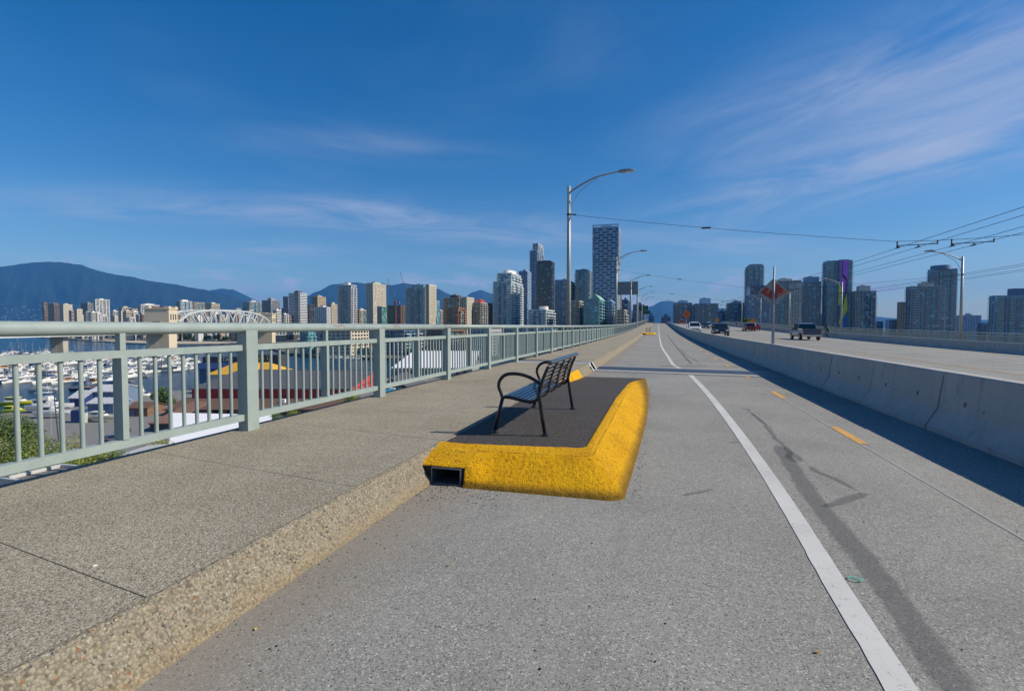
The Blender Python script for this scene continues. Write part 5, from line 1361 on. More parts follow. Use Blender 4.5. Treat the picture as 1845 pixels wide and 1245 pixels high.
t, w, dp, hh = TT(1343, 1349, 1387, 533, 660, W_bluegrey, G_blue, 'curtain', 'wide blue curtain-wall block behind the red diamond sign', pent=0)
b = MB()
for k in range(1, int(hh/3.1)): b.box(w/2+.05, w/2+2.2, -dp/2-1.4, -dp/2+2, k*3.1, k*3.1+1.2)
b.build('balcony_column', W_white, t, kind='stuff')
t, w, dp, hh = TT(1385, 1393, 1444, 502, 700, W_lgrey, G_navy, 'balc', 'broad tower with pale curved balconies right of the red diamond sign', pent=0.45, ph=4)
MB().box(w*.05, w*.44, -dp/2-2.4, -dp/2-.3, 0, hh*.97).build('pale_bay', W_cream, t)
b = MB()
for k in range(1, int(hh/3.1)):
    for j in range(4): b.box(w*.08+j*w*.09, w*.08+j*w*.09+2.2, -dp/2-2.48, -dp/2-2.42, k*3.1+.6, k*3.1+2.3)
b.build('bay_windows', G_navy, t, kind='stuff')
t, w, dp, hh = TT(1443, 1449, 1480, 499, 780, W_bluegrey, G_navy, 'balc', 'dark tower with a raised top storey left of the mural tower', pent=0.8, ph=8)
# mural tower
t, w, dp, hh = TT(1483, 1491, 1536, 471, 760, W_bluegrey, G_teal, 'balc', 'teal balconied tower with a tall purple, lime and blue mural', pent=0)
mu = MB().box(-w*.05, w*.34, -dp/2-2.6, -dp/2-.1, 0, hh+1.5).build('mural_wall', W_slate, t)
def murp(pts, m, nm, k):
    xa, xb = -w*.05, w*.34; f = MB(); y = -dp/2-2.62-0.06*k
    f.add([(xa+(xb-xa)*u, y, hh*v) for u, v in pts], [tuple(range(len(pts)))]); o = f.build(nm, m, mu); fixn(o.data)
M_pur = plain('mural_purple', (0.58, 0.14, 0.70), 0.7); M_lime = plain('mural_lime', (0.78, 0.82, 0.05), 0.7); M_blue = plain('mural_blue', (0.04, 0.20, 0.58), 0.7); M_ink = plain('mural_ink', (0.012, 0.012, 0.02), 0.7)
murp([(.15, 1.0), (1.0, 1.0), (.9, .78), (.75, .60), (.5, .62), (.15, .72)], M_pur, 'purple_field', 1)
murp([(.0, .74), (.2, .70), (.45, .62), (.35, .50), (.05, .46), (.0, .5)], M_lime, 'lime_field', 1)
murp([(.55, .58), (.85, .60), (.95, .40), (.5, .32), (.05, .22), (.3, .40)], M_lime, 'lime_field', 2)
murp([(.5, .33), (.95, .38), (.9, .02), (.0, .02), (.0, .18)], M_blue, 'blue_field', 1)
murp([(.35, 1.0), (.42, 1.0), (.38, .84), (.85, .78), (.8, .62), (.45, .44), (.25, .40), (.7, .63), (.76, .76), (.28, .82)], M_ink, 'dark_line', 4)
murp([(.0, .19), (.6, .17), (.9, .10), (.6, .20), (.1, .22)], M_ink, 'dark_line', 4)
t, w, dp, hh = TT(1533, 1542, 1579, 515, 720, W_lgrey, G_navy, 'balc', 'grey balconied tower right of the mural tower', pent=0.55, ph=8)
TT(1576, 1580, 1591, 580, 900, W_slate, G_blue, 'pier', 'tiny low block right of the grey balconied tower', pent=0)
TT(1596, 1600, 1619, 577, 880, W_bluegrey, G_blue, 'grid', 'low blue grey block left of the tan narrow block', pent=0)
TT(1618, 1622, 1636, 545, 820, W_tan, G_dark, 'grid', 'narrow tan block left of the broad glass tower', pent=0)
TT(1633, 1642, 1704, 510, 640, W_lgrey, G_blue, 'balc', 'broad blue glass tower with balconies before the round-topped tower', pent=0.42, ph=5)
t, w, dp, hh = TT(1672, 1680, 1725, 486, 760, W_bluegrey, G_blue, 'balc', 'tall tower with a rounded top behind the nearest right lamp post', pent=0)
MB().cyl((-w*.08, 0, hh), (-w*.08, 0, hh+6), w*.40, w*.38, 22).build('crown', W_slate, t)
TT(1722, 1728, 1768, 566, 860, W_bluegrey, G_blue, 'grid', 'low pale blue block right of the nearest right lamp post', pent=0.3, ph=3)
TT(1766, 1769, 1783, 583, 800, W_slate, G_navy, 'pier', 'very low slate block near the right edge', pent=0)
t, w, dp, hh = TT(1783, 1792, 1858, 534, 620, W_bluegrey, G_teal, 'balc', 'dark teal tower at the right edge of the picture', pent=0)
MB().box(-w*.02, w*.45, -dp*.4, dp*.4, hh, hh+9).build('upper_block', W_slate, t)

# --- low-rise infill of the far city, alike at this distance
rnd = random.Random(21)
LW = [W_white, W_cream, W_beige, W_lgrey, W_white, W_pink]
for i in range(92):
    px = rnd.uniform(96, 520) if i < 74 else rnd.uniform(640, 880); yt = rnd.uniform(556, 573); wd_ = rnd.uniform(7, 15); d_ = rnd.uniform(900, 1250)
    TT(px, px+wd_*.35, px+wd_, yt, d_, rnd.choice(LW), G_dark, rnd.choice(('grid', 'band', 'balc')), 'small pale low-rise block in the far city between the towers', pent=0.4 if rnd.random() < .5 else 0, ph=2.5, group='low-rise blocks of the far city', maxd=26)
rnd = random.Random(22)
for i in range(30):
    px = rnd.choice((rnd.uniform(985, 1180), rnd.uniform(1195, 1845))); yt = rnd.uniform(566, 582); wd_ = rnd.uniform(10, 26); d_ = rnd.uniform(820, 1000)
    if 1180 < px+wd_ and px < 1192: continue
    TT(px, px+3, px+wd_, yt, d_, rnd.choice((W_slate, W_lgrey, W_bluegrey)), G_navy, 'grid', 'low grey blue block glimpsed between the towers above the bridge', pent=0, group='low blocks between the towers', maxd=26)
# --- waterfront blocks seen through the railing
TT(588, 632, 664, 593, 468, W_cream, G_dark, 'grid', 'cream waterfront apartment block seen through the railing', pent=0, bay=4.8)
TT(540, 556, 566, 597, 490, W_teal, G_teal, 'balc', 'small teal waterfront block seen under the handrail', pent=0)
TT(690, 728, 760, 594, 470, W_slate, G_navy, 'balc', 'dark waterfront block behind the white roof, seen through the railing', pent=0)
TT(770, 800, 838, 596, 455, W_brown, G_dark, 'balc', 'brown waterfront block left of the bench, seen through the railing', pent=0)
TT(845, 880, 905, 592, 450, W_lgrey, G_dark, 'grid', 'pale gridded waterfront block seen through the railing above the bench', pent=0)
TT(920, 985, 1000, 590, 470, W_slate, G_teal, 'balc', 'dark teal waterfront block low behind the far railing', pent=0)

# --- cranes
CRN = plain('crane_red', (0.35, 0.06, 0.04), 0.6); CRG = plain('crane_grey', (0.20, 0.20, 0.21), 0.6)
def crane(tip, foot, base_px, d, label):
    a = at_d(*tip, d); c = at_d(*foot, d); g = gnd(base_px, d, GT)
    t = thing('tower_crane', label, 'crane', g)
    MB().box(-.8, .8, -.8, .8, 0, c.z-GT).build('mast', CRN, t)
    A, C = a-g, c-g; b = MB(); dv = (A-C); n = 14
    for off in ((-.6, 0), (.6, 0), (0, 1.2)):
        o = Vector((off[0], 0, off[1])); b.cyl(C+o, A+o*.3, .16, .12, 5)
    for k in range(n):
        p = C + dv*(k/n); q = C + dv*((k+1)/n); s = 1-.7*k/n
        b.cyl(p+Vector((-.6*s, 0, 0)), q+Vector((0, 0, 1.2*s)), .1, .1, 4); b.cyl(p+Vector((.6*s, 0, 0)), q+Vector((0, 0, 1.2*s)), .1, .1, 4)
    b.build('jib', CRG, t)
    MB().cbox(C+Vector((0, 0, 1)), 3, 3, 3).build('cab', CRN, t)
    tail = C - dv.normalized()*7 + Vector((4, 0, 9)); b = MB(); b.cyl(C, C+Vector((4, 0, 9)), .3, .3, 5); b.cyl(C, C+Vector((7, 0, 2)), .4, .4, 5); b.cyl(C+Vector((4, 0, 9)), C+Vector((7, 0, 2)), .12, .12, 4); b.cyl(C+Vector((4, 0, 9)), C+dv*.7, .10, .10, 4); b.build('stay', CRG, t)
    MB().cbox(C+Vector((7, 0, 1)), 3, 2, 2.5).build('counterweight', W_grey, t)
    MB().cyl(A, A-Vector((0, 0, 12)), .12, .12, 4).cbox(A-Vector((0, 0, 12.5)), .8, .8, 1.2).build('hook', CRG, t)
crane((698, 501), (712, 546), 713, 890, 'luffing crane with the lower jib above the unfinished frame')
crane((721, 489), (734, 535), 735, 905, 'luffing crane with the taller jib beside the stepped teal tower')

# ================================================================== STEEL ARCH BRIDGE across the inlet
TRS = plain('truss_paint', (0.52, 0.55, 0.55), 0.6, 0, 0.1, 0.3)
A0 = gnd(291, 535, 0); B0 = gnd(480, 822, 0); ax = (B0-A0).normalized(); nx_ = Vector((ax.y, -ax.x, 0)); LB = (B0-A0).length
ab = thing('arch_bridge', 'grey steel arch bridge with cream stone gateway pylons across the water', 'bridge', (A0.x, A0.y, WZ), math.atan2(ax.y, ax.x))
DK = -3.2 - WZ
def gate(x, top):
    p = MB()
    for s in (-1, 1): p.box(x-8, x+8, s*8.5-3.2, s*8.5+3.2, DK-1, DK+9.5)
    p.box(x-8, x+8, -11.7, 11.7, DK+9.5, top-3.0); p.box(x-8.6, x+8.6, -12.4, 12.4, top-3.0, top-1.8)
    for s in (-1, 1):
        for q in (-1, 1): p.box(x+q*6-2.2, x+q*6+2.2, s*9.5-2.4, s*9.5+2.4, top-1.8, top)
    g = p.build('gateway', PYLC, ab)
    MB().box(x-5, x+5, -6, 6, top-1.8, top-.6).build('tile_roof', plain('orange_tile', (0.36, 0.15, 0.06), 0.8), g)
    w = MB()
    for q in (-4.5, 0, 4.5): w.box(x+q-.9, x+q+.9, -11.85, -11.68, DK+11, DK+17)
    for q in (-7, 0, 7): w.box(x+7.98, x+8.15, q-.9, q+.9, DK+11, DK+17)
    for s in (-1, 1): w.box(x-2.6, x+2.6, s*11.7-.05+(-.1 if s < 0 else 0), s*11.7+.15, DK+.5, DK+7)
    w.build('openings', BLACK, g)
    MB().box(x-7.5, x+7.5, -11, 11, -1, DK-1).build('pier', PYLC, ab)
gate(0, 21.7-WZ); gate(LB, 22.0-WZ)
MB().box(-330, LB+190, -9.5, 9.5, DK-1.0, DK).build('deck', CONC, ab)
MB().box(-330, -8.1, -9.0, 9.0, DK-3.4, DK-1.02).build('girder', TRS, ab)
chord = [(0.045, 6), (0.09, 14.3), (0.2, 18.5), (0.34, 20.8), (0.55, 22.0), (0.72, 20.8), (0.84, 17.5), (0.95, 8)]
nP = 11
for s in (-1, 1):
    y = s*9.9; m = MB(); P = []
    for k in range(nP+1):
        u = 0.045 + (0.95-.045)*k/nP; z = interp(chord, u) - WZ; P.append((u*LB, z))
    m.tube([(x, y, z) for x, z in P], 1.25, 4); m.build('top_chord', TRS, ab)
    m = MB()
    for k, (x, z) in enumerate(P):
        m.cyl((x, y, DK), (x, y, z), .7, .7, 4)
        if k < nP:
            x2, z2 = P[k+1]
            if k < nP/2: m.cyl((x, y, z), (x2, y, DK), .75, .75, 4)
            else: m.cyl((x, y, DK), (x2, y, z2), .75, .75, 4)
    m.build('web_members', TRS, ab)
m = MB()
for k in range(1, nP): m.cyl((P[k][0], -9.9, P[k][1]), (P[k][0], 9.9, P[k][1]), .4, .4, 4)
m.build('cross_bracing', TRS, ab)
m = MB()
for s in (-1, 1):
    y = s*8.5; m.box(LB+8, LB+185, y-.5, y+.5, DK-10.5, DK-9.6)
    for k in range(12):
        x = LB+9+15*k; m.cyl((x, y, DK-1), (x+7.5, y, DK-10), .5, .5, 4); m.cyl((x+7.5, y, DK-10), (x+15, y, DK-1), .5, .5, 4); m.cyl((x+7.5, y, DK-10), (x+7.5, y, DK-1), .35, .35, 4)
m.build('deck_truss', TRS, ab)
for x in (-137, -290, LB+75, LB+150): MB().box(x-2.6, x+2.6, -4.5, 4.5, -1, DK-3.42).build('pier', CONC, ab)

# ================================================================== FOLIAGE
def f_leaf(a, c):
    def fn(t, b, o):
        oi = N(t, 'ShaderNodeNewGeometry'); n = NOISE(t, o, 1.3, 4.0, 0.6)
        k = MA(t, 'ADD', MA(t, 'MULTIPLY', n, 0.55), MA(t, 'MULTIPLY', oi.outputs['Random Per Island'], 0.5))
        setc(t, b, RAMP(t, k, [(0.2, tuple(x*.55 for x in a)), (0.5, a), (0.8, c)]))
    return fn
LEAF = [mat('leaves_dark', f_leaf((0.06, 0.12, 0.025), (0.15, 0.22, 0.045)), rough=0.6), mat('leaves_olive', f_leaf((0.13, 0.18, 0.03), (0.30, 0.31, 0.05)), rough=0.6), mat('leaves_bright', f_leaf((0.20, 0.24, 0.03), (0.42, 0.38, 0.06)), rough=0.6)]
BARK = plain('bark', (0.09, 0.065, 0.045), 0.9, 0, 0.3, 4)
def crown_mesh(n, rx, rz, leaf, seed, m):
    rnd = random.Random(seed); b = MB(); blobs = []
    for k in range(11):
        a = rnd.uniform(0, 6.28); q = rnd.uniform(.15, .72); blobs.append((Vector((math.cos(a)*rx*q, math.sin(a)*rx*q, rnd.uniform(-.55, .62)*rz)), rnd.uniform(.30, .52)))
    blobs.append((Vector((0, 0, rz*.55)), .45)); blobs.append((Vector((0, 0, 0)), .6))
    for i in range(n):
        c, s = rnd.choice(blobs); v = Vector((rnd.gauss(0, 1), rnd.gauss(0, 1), rnd.gauss(0, 1))).normalized()*(rnd.random()**.33)
        p = c + Vector((v.x*rx*s, v.y*rx*s, v.z*rz*s*.9)); l = leaf*rnd.uniform(.6, 1.3)
        M = Matrix.Rotation(rnd.uniform(0, 6.28), 3, 'Z') @ Matrix.Rotation(rnd.uniform(-.9, .9), 3, 'X') @ Matrix.Rotation(rnd.uniform(-.9, .9), 3, 'Y')
        b.add([p + M @ Vector(q) for q in ((-l, 0, 0), (0, -l*.45, l*.12), (l, 0, 0), (0, l*.45, l*.12))], [(0, 1, 2, 3)])
    return b.mesh('crown', m)
def trunk_mesh(h, r, spread):
    b = MB(); b.tube([(0, 0, 0), (.1*r, 0, h*.4), (0, .2*r, h*.75), (0, 0, h)], [r, r*.75, r*.5, r*.2], 7)
    for k in range(5):
        a = k*1.3; z = h*(.42+.1*k); b.tube([(0, 0, z), (math.cos(a)*spread*.4, math.sin(a)*spread*.4, z+spread*.35), (math.cos(a)*spread*.75, math.sin(a)*spread*.75, z+spread*.55)], [r*.45, r*.28, r*.08], 5)
    return b.mesh('trunk', BARK)
def tree(px, d, ztop, rx, rz, m, label, n=5200, leaf=.16, group=None, seed=1):
    g = gnd(px, d, GZ); h = ztop - GZ; t = thing('leafy_tree', label, 'tree', g, seed*1.7, group)
    obj('trunk', trunk_mesh(max(.5, h-rz*.6), .05*h**.8+.06, rx), t); obj('crown', crown_mesh(n, rx, rz, leaf, seed, m), t, (0, 0, h-rz)); return t
def ytop(y, d): return EYE - (y-587.6)/F*d
for (px, y, d, rx, rz, k, lab, n, lf) in (
    (20, 742, 75, 4.6, 5.0, 0, 'dark round tree behind the leftmost railing bars', 9000, .16),
    (-30, 775, 46, 5.0, 5.0, 1, 'olive bushy tree at the far left below the railing', 9000, .12),
    (28, 778, 48, 4.4, 4.6, 0, 'dark green bushy tree low behind the leftmost railing panel', 10000, .11),
    (75, 786, 46, 3.6, 4.2, 1, 'olive tree top under the leftmost railing panel', 9000, .11),
    (70, 812, 36, 3.4, 4.0, 1, 'dark tree top just beyond the grey metal cover', 9000, .09),
    (22, 822, 33, 3.2, 3.8, 0, 'olive tree top at the lower left edge of the railing', 8000, .09),
    (118, 806, 40, 3.0, 3.6, 1, 'olive tree top below the first half post', 9000, .10),
    (128, 776, 58, 2.0, 3.0, 2, 'thin yellow green tree top beside the yard', 3500, .11),
    (165, 804, 42, 2.8, 3.2, 1, 'small dark shrub top by the concrete ledge', 7000, .09),
    (203, 806, 42, 1.8, 2.4, 0, 'tiny olive shrub top left of the concrete ledge', 3500, .08),
    (274, 785, 46, 2.5, 3.2, 2, 'bright yellow green shrub top below the railing left of the first wide post', 9000, .09),
    (498, 744, 88, 2.2, 2.6, 0, 'dark flowering shrub below the railing right of the first wide post', 4500, .12),
    (527, 733, 92, 1.7, 3.0, 2, 'slim yellow green shrub below the railing', 4000, .12)):
    tree(px, d, ytop(y, d), rx, rz, LEAF[k], lab, n, lf, seed=int(px+60))
tree(290, 172, -18.5, 4.5, 4.0, LEAF[0], 'round tree beside the left gable of the red shed', 3500, .35, seed=12)
tree(632, 150, -17.0, 4.2, 4.6, LEAF[1], 'olive tree at the right end of the red shed', 4500, .3, seed=13)
tree(868, 150, -22.0, 4.0, 3.0, LEAF[1], 'low olive tree below the railing right of the white roof', 3000, .3, seed=14)
for i, (px, d) in enumerate(((337, 905), (352, 930), (371, 925), (389, 915), (402, 930), (420, 920), (300, 960), (318, 940), (270, 985))):
    tree(px, d, GZ+rnd.uniform(7, 13), 9, 5, LEAF[(i % 2)], 'shoreline tree behind the beach seen under the arch bridge', 700, 1.5, 'shoreline trees by the beach', seed=20+i)
for i, px in enumerate((585, 596, 622, 632, 648, 652)):
    tree(px, 850, -2 + 3*(i % 3), 10, 9, LEAF[0], 'street tree at the foot of the towers above the handrail', 800, 1.4, 'street trees among the left towers', seed=40+i)
p = at_Y(1346, 584, 122); tz = thing('leafy_tree', 'small green tree top beside the amber sign above the red cars', 'tree', (at_Y(1346, 584, 190).x, 190, GZ)); obj('trunk', trunk_mesh(26, .4, 3), tz); obj('crown', crown_mesh(1500, 2.0, 1.9, .35, 60, LEAF[1]), tz, (0, 0, 27.3))
# wooded park in the far distance, one dark mass
b = MB(); rnd = random.Random(31)
for i in range(5200):
    px = rnd.uniform(-160, 150) if i < 3400 else rnd.uniform(150, 520); d = rnd.uniform(1750, 2900); h = rnd.uniform(14, 34)*(1 if px < 90 else .55); g = gnd(px, d, GZ); r = rnd.uniform(5, 11)
    for k in range(2):
        a = rnd.random()*3; q = [(g.x+math.cos(a+j*1.571)*r*(1-.42*k), g.y+math.sin(a+j*1.571)*r*(1-.42*k), GZ+h*(.15+.4*k)) for j in range(4)]
        b.add(q + [(g.x, g.y, GZ+h*(.72+.28*k))], [(0, 1, 4), (1, 2, 4), (2, 3, 4), (3, 0, 4)])
b.build('distant_wood', LEAF[0], kind='stuff', label='dark wooded park on the far shore behind the marina', cat='wood')

# ================================================================== WHARF BUILDINGS on the island below
RG = plain('dark_grey_roof', (0.085, 0.085, 0.095), 0.8, 0, 0.2, 0.5); REDW = plain('red_boards', (0.50, 0.055, 0.045), 0.8, 0, 0.15, 1); BRNR = plain('brown_roof', (0.125, 0.075, 0.052), 0.85, 0, 0.2, 0.6)
PALE = plain('pale_metal_roof', (0.50, 0.50, 0.54), 0.5, 0.1, 0.1, 0.5); YROOF = plain('yellow_roof', (0.58, 0.33, 0.03), 0.7, 0, 0.15, 0.6); WROOF = plain('white_roof', (0.82, 0.82, 0.84), 0.6, 0, 0.05, 0.5); BRNW = plain('brown_boards', (0.20, 0.11, 0.075), 0.85, 0, 0.2, 0.8); BLUEB = plain('blue_steel', (0.02, 0.05, 0.16), 0.6, 0, 0.2); CYAN = plain('bright_blue_tarp', (0.03, 0.22, 0.36), 0.6, 0, 0.15, 1)
def local(px0, px1, d, dz=0):        # origin at the camera-facing front-left ground corner, x to the right, y away
    a = gnd(px0, d, GZ); c = gnd(px1, d, GZ); return a, (c-a).length
def bld(name, label, px0, px1, d, cat='building'):
    a, L = local(px0, px1, d); return thing(name, label, cat, a, YAW), L
def slope(b, x0, x1, y0, z0, y1, z1, th=.25):
    return b.add([(x0, y0, z0), (x1, y0, z0), (x1, y1, z1), (x0, y1, z1), (x0, y0, z0-th), (x1, y0, z0-th), (x1, y1, z1-th), (x0, y1, z1-th)], [(0,1,2,3), (7,6,5,4), (0,4,5,1), (1,5,6,2), (2,6,7,3), (3,7,4,0)])
t, L = bld('wharf_shed', 'long red boarded shed with dark grey upper roof and brown lower roof', 291, 622, 151)
L2 = L; s = 1.6
o = slope(MB(), s, L2-s, 9.2, 6.9, 39, 10.2).build('upper_roof', RG, t); MB().box(s, L2-s, 38.8, 39.6, 9.4, 10.35).build('ridge_cap', RG, o)
MB().box(s+.6, L2-s-.6, 10, 39, 3.9, 6.62).build('clerestory_wall', REDW, t)
b = MB()
for k in range(40): b.box(s+.8+k*(L2-2*s-1.6)/40-.05, s+.8+k*(L2-2*s-1.6)/40+.05, 9.9, 9.98, 4.3, 6.6)
b.build('battens', REDW, t, kind='stuff')
slope(MB(), 0, L2, -.4, 2.0, 9.97, 4.0).build('lower_roof', BRNR, t)
MB().box(.4, L2-.4, .2, 10, 0, 2.0).build('base_wall', BRNW, t)
for k in range(12): MB().box(2+k*(L2-4)/12, 2+k*(L2-4)/12+1.6, .08, .18, .6, 1.6).build('window', DGLASS, t)
b = MB(); b.add([(s, 9.2, 6.6), (s, 39, 6.6), (s, 39, 9.9)], [(0, 1, 2)]); b.add([(L2-s, 9.2, 6.6), (L2-s, 39, 6.6), (L2-s, 39, 9.9)], [(2, 1, 0)]); b.build('gable', REDW, t)
MB().box(L2*.6, L2*.6+1.2, 5, 6, 3.0, 4.2).build('roof_vent', WHITEP, t)
t, L = bld('yellow_roofed_hall', 'hall with a bright yellow hipped roof behind the red shed', 368, 486, 200)
b = MB(); b.loft([[(0, 0, 7.6), (L, 0, 7.6), (L, 22, 7.6), (0, 22, 7.6)], [(6, 11, 11.6), (L-6, 11, 11.6), (L-6, 11.2, 11.6), (6, 11.2, 11.6)]]); b.build('roof', YROOF, t)
MB().box(.8, L-.8, .8, 21.2, 0, 7.6).build('wall', W_lgrey, t)
b = MB(); b.loft([[(L*.55, 1, 8.0), (L*.78, 1, 8.0), (L*.665, 1, 10.8)], [(L*.55, 10, 8.0), (L*.78, 10, 8.0), (L*.665, 10, 10.8)]]); b.build('dormer', YROOF, t)
t, L = bld('awning_front', 'blue market awning with white lettering behind the yellow roof', 356, 428, 236)
MB().box(0, L, .3, 8, 0, 8.0).build('wall', W_slate, t); slope(MB(), -.4, L+.4, -2.0, 7.0, .3, 9.6).build('awning', BLUEB, t)
me = text_mesh('TAI', 2.6, 'white_lettering'); me.materials.append(WHITEP); obj('white_lettering', me, t, (L*.70, .1, 11.0), (R(90), 0, 0))
MB().box(L*.1, L, .15, .3, 9.7, 12.4).build('sign_panel', W_dark, t)
t, L = bld('shop_front', 'dark shop front with yellow lettering right of the first wide post', 450, 500, 240)
MB().box(0, L, .3, 8, 0, 13).build('wall', W_dark, t)
me = text_mesh('dso L', 3.2, 'yellow_lettering'); me.materials.append(plain('yellow_letter', (0.75, 0.62, 0.12), 0.5)); obj('yellow_lettering', me, t, (L*.42, .2, 11.6), (R(90), 0, 0))
def shed(px0, px1, d, dep, he, hr, label, wall, roof, name='boat_shed'):
    t, L = bld(name, label, px0, px1, d)
    MB().box(.3, L-.3, .3, dep-.3, 0, he).build('wall', wall, t)
    slope(MB(), 0, L, 0, he-.1, dep/2, hr).build('roof', roof, t); slope(MB(), 0, L, dep, he-.1, dep/2+.02, hr).build('roof', roof, t)
    b = MB(); b.add([(.3, .3, he-.1), (.3, dep-.3, he-.1), (.3, dep/2, hr-.3)], [(0, 2, 1)]); b.add([(L-.3, .3, he-.1), (L-.3, dep-.3, he-.1), (L-.3, dep/2, hr-.3)], [(0, 1, 2)]); b.build('gable', wall, t)
    n = int(L/1.2); b = MB()
    for k in range(n+1): slope(b, k*L/n-.05, k*L/n+.05, -.02, he-.02, dep/2, hr+.08)
    b.build('roof_seams', roof, t, kind='stuff')
    MB().box(L*.2, L*.35, .18, .29, 0, he*.75).build('door', W_slate, t); return t
shed(118, 147, 168, 9, 3.0, 5.0, 'small shed with a pale ribbed roof in the boat yard', BLUEB, PALE)
shed(152, 202, 172, 14, 4.6, 6.2, 'longer shed with a pale double roof in the boat yard', W_slate, PALE)
shed(150, 200, 155, 8, 3.2, 4.4, 'lower pale-roofed shed in front of the double-roofed shed', W_slate, PALE)
shed(222, 262, 150, 8, 2.6, 3.8, 'low brown-roofed shack on the wharf right of the half post', BRNW, BRNR)
t, L = bld('storage_container', 'dark blue storage container with a white end in the boat yard', 122, 147, 140); MB().box(0, L*.7, 0, 2.6, 0, 3.4).build('body', BLUEB, t); MB().box(L*.705, L, 0.05, 2.5, 0, 2.6).build('end_box', W_lgrey, t)
# big white roof and the brown shed before it
t, L = bld('market_hall', 'market hall with a big white sloping roof seen through the railing', 704, 852, 262)
slope(MB(), 0, L, 0, 5.2, 60, 11.0).build('roof', WROOF, t); MB().box(.5, L-.5, .6, 60, 0, 5.0).build('wall', W_grey, t)
for k in range(10): MB().box(1+k*(L-2)/10, 1+k*(L-2)/10+1.6, .48, .58, 1, 3.6).build('window', DGLASS, t)
t, L = bld('brown_shed', 'brown shed with a dark gabled roof before the white market roof', 684, 744, 178)
b = MB(); b.loft([[(-.5, 0, 4.6), (L*.32, 0, 8.6), (L+.5, 0, 4.0), (L+.5, 0, 3.6), (L*.32, 0, 8.1), (-.5, 0, 4.2)], [(-.5, 26, 4.6), (L*.32, 26, 8.6), (L+.5, 26, 4.0), (L+.5, 26, 3.6), (L*.32, 26, 8.1), (-.5, 26, 4.2)]]); o = b.build('roof', RG, t); fixn(o.data)
b = MB(); b.loft([[(0, .4, 0), (L, .4, 0), (L, .4, 3.9), (L*.32, .4, 8.1), (0, .4, 4.3)], [(0, 25, 0), (L, 25, 0), (L, 25, 3.9), (L*.32, 25, 8.1), (0, 25, 4.3)]]); o = b.build('wall', BRNW, t); fixn(o.data)
# near roofs below the walk
q = [gnd(298, 61, GZ), gnd(484, 63, GZ), gnd(486, 89, GZ), gnd(308, 91, GZ)]
t = thing('flat_roof_building', 'flat-roofed building with a clean white roof just below the railing', 'building', q[0])
MB().prism([(v.x-q[0].x, v.y-q[0].y) for v in q], 0, 10.8).build('wall', W_lgrey, t)
cq = sum(((v-q[0]) for v in q), Vector())/4
MB().prism([((v-q[0]-cq)*1.012+cq).xy for v in q], 10.8, 11.05).build('roof', WROOF, t)
t, L = bld('red_container', 'red roofed container below the railing near the second wide post', 576, 618, 137); MB().box(0, L, 0, 7, 0, 4.2).build('body', plain('container_red', (0.30, 0.035, 0.03), 0.6, 0, .2, 1), t); MB().box(-.1, L+.1, -.1, 7.1, 4.2, 4.35).build('roof', MATS['container_red'], t)
t, L = bld('blue_tarp_roof', 'bright blue covered stall roof below the railing', 684, 728, 165); MB().box(0, L, 0, 8, 0, 4.0).build('wall', W_grey, t); slope(MB(), -.2, L+.2, -.3, 4.0, 8.3, 5.2).build('roof', CYAN, t)
for k in range(3): MB().box(L*(.1+.3*k), L*(.1+.3*k)+1.8, 8.6+k*.3, 10.2, 0, 5.4).build('crate', (W_white, CYAN, W_pink)[k], t)
t, L = bld('brown_lean_to', 'dark brown lean-to at the left end of the red shed', 262, 300, 128); slope(MB(), 0, L, 0, 2.2, 18, 5.0).build('roof', BRNW, t); MB().box(.2, L-.2, .3, 18, 0, 2.0).build('wall', W_dark, t)
t, L = bld('concrete_ledge', 'grey concrete ledge between two shrubs below the railing', 205, 250, 42, 'ledge'); MB().box(0, L, 0, 4.0, 0, ytop(822, 42)-GZ).build('block', W_lgrey, t)

# ================================================================== BOATS
HULLW = plain('hull_white', (0.74, 0.74, 0.72), 0.35, 0, 0.06, 0.6); HULLB = plain('hull_blue', (0.03, 0.07, 0.18), 0.35, 0, 0.1); CABW = plain('cabin_white', (0.66, 0.66, 0.64), 0.45, 0, 0.08); TEAK = plain('teak', (0.30, 0.17, 0.08), 0.7, 0, 0.2, 3); CANV = plain('blue_canvas', (0.03, 0.08, 0.22), 0.8, 0, 0.15); MAST = plain('mast_alloy', (0.50, 0.50, 0.51), 0.4, 0.3, 0.1); YBOAT = plain('yellow_hull', (0.66, 0.62, 0.02), 0.45, 0, 0.06)
def hull(L, B, D, full=.25):
    secs = []
    for i in range(11):
        u = i/10; wv = B/2*(1-(max(0, u-.35)/.65)**2.2)*(.86+.14*min(1, u/.3)); sh = D*(1+.28*u*u); k = max(.02, wv)
        x = -L/2 + L*u; secs.append([(x, -k, sh), (x, -k*.92, sh*.45), (x-(.06*L*u*u), -k*.45, -.25*(1-u)), (x-(.06*L*u*u), k*.45, -.25*(1-u)), (x, k*.92, sh*.45), (x, k, sh)])
    return secs
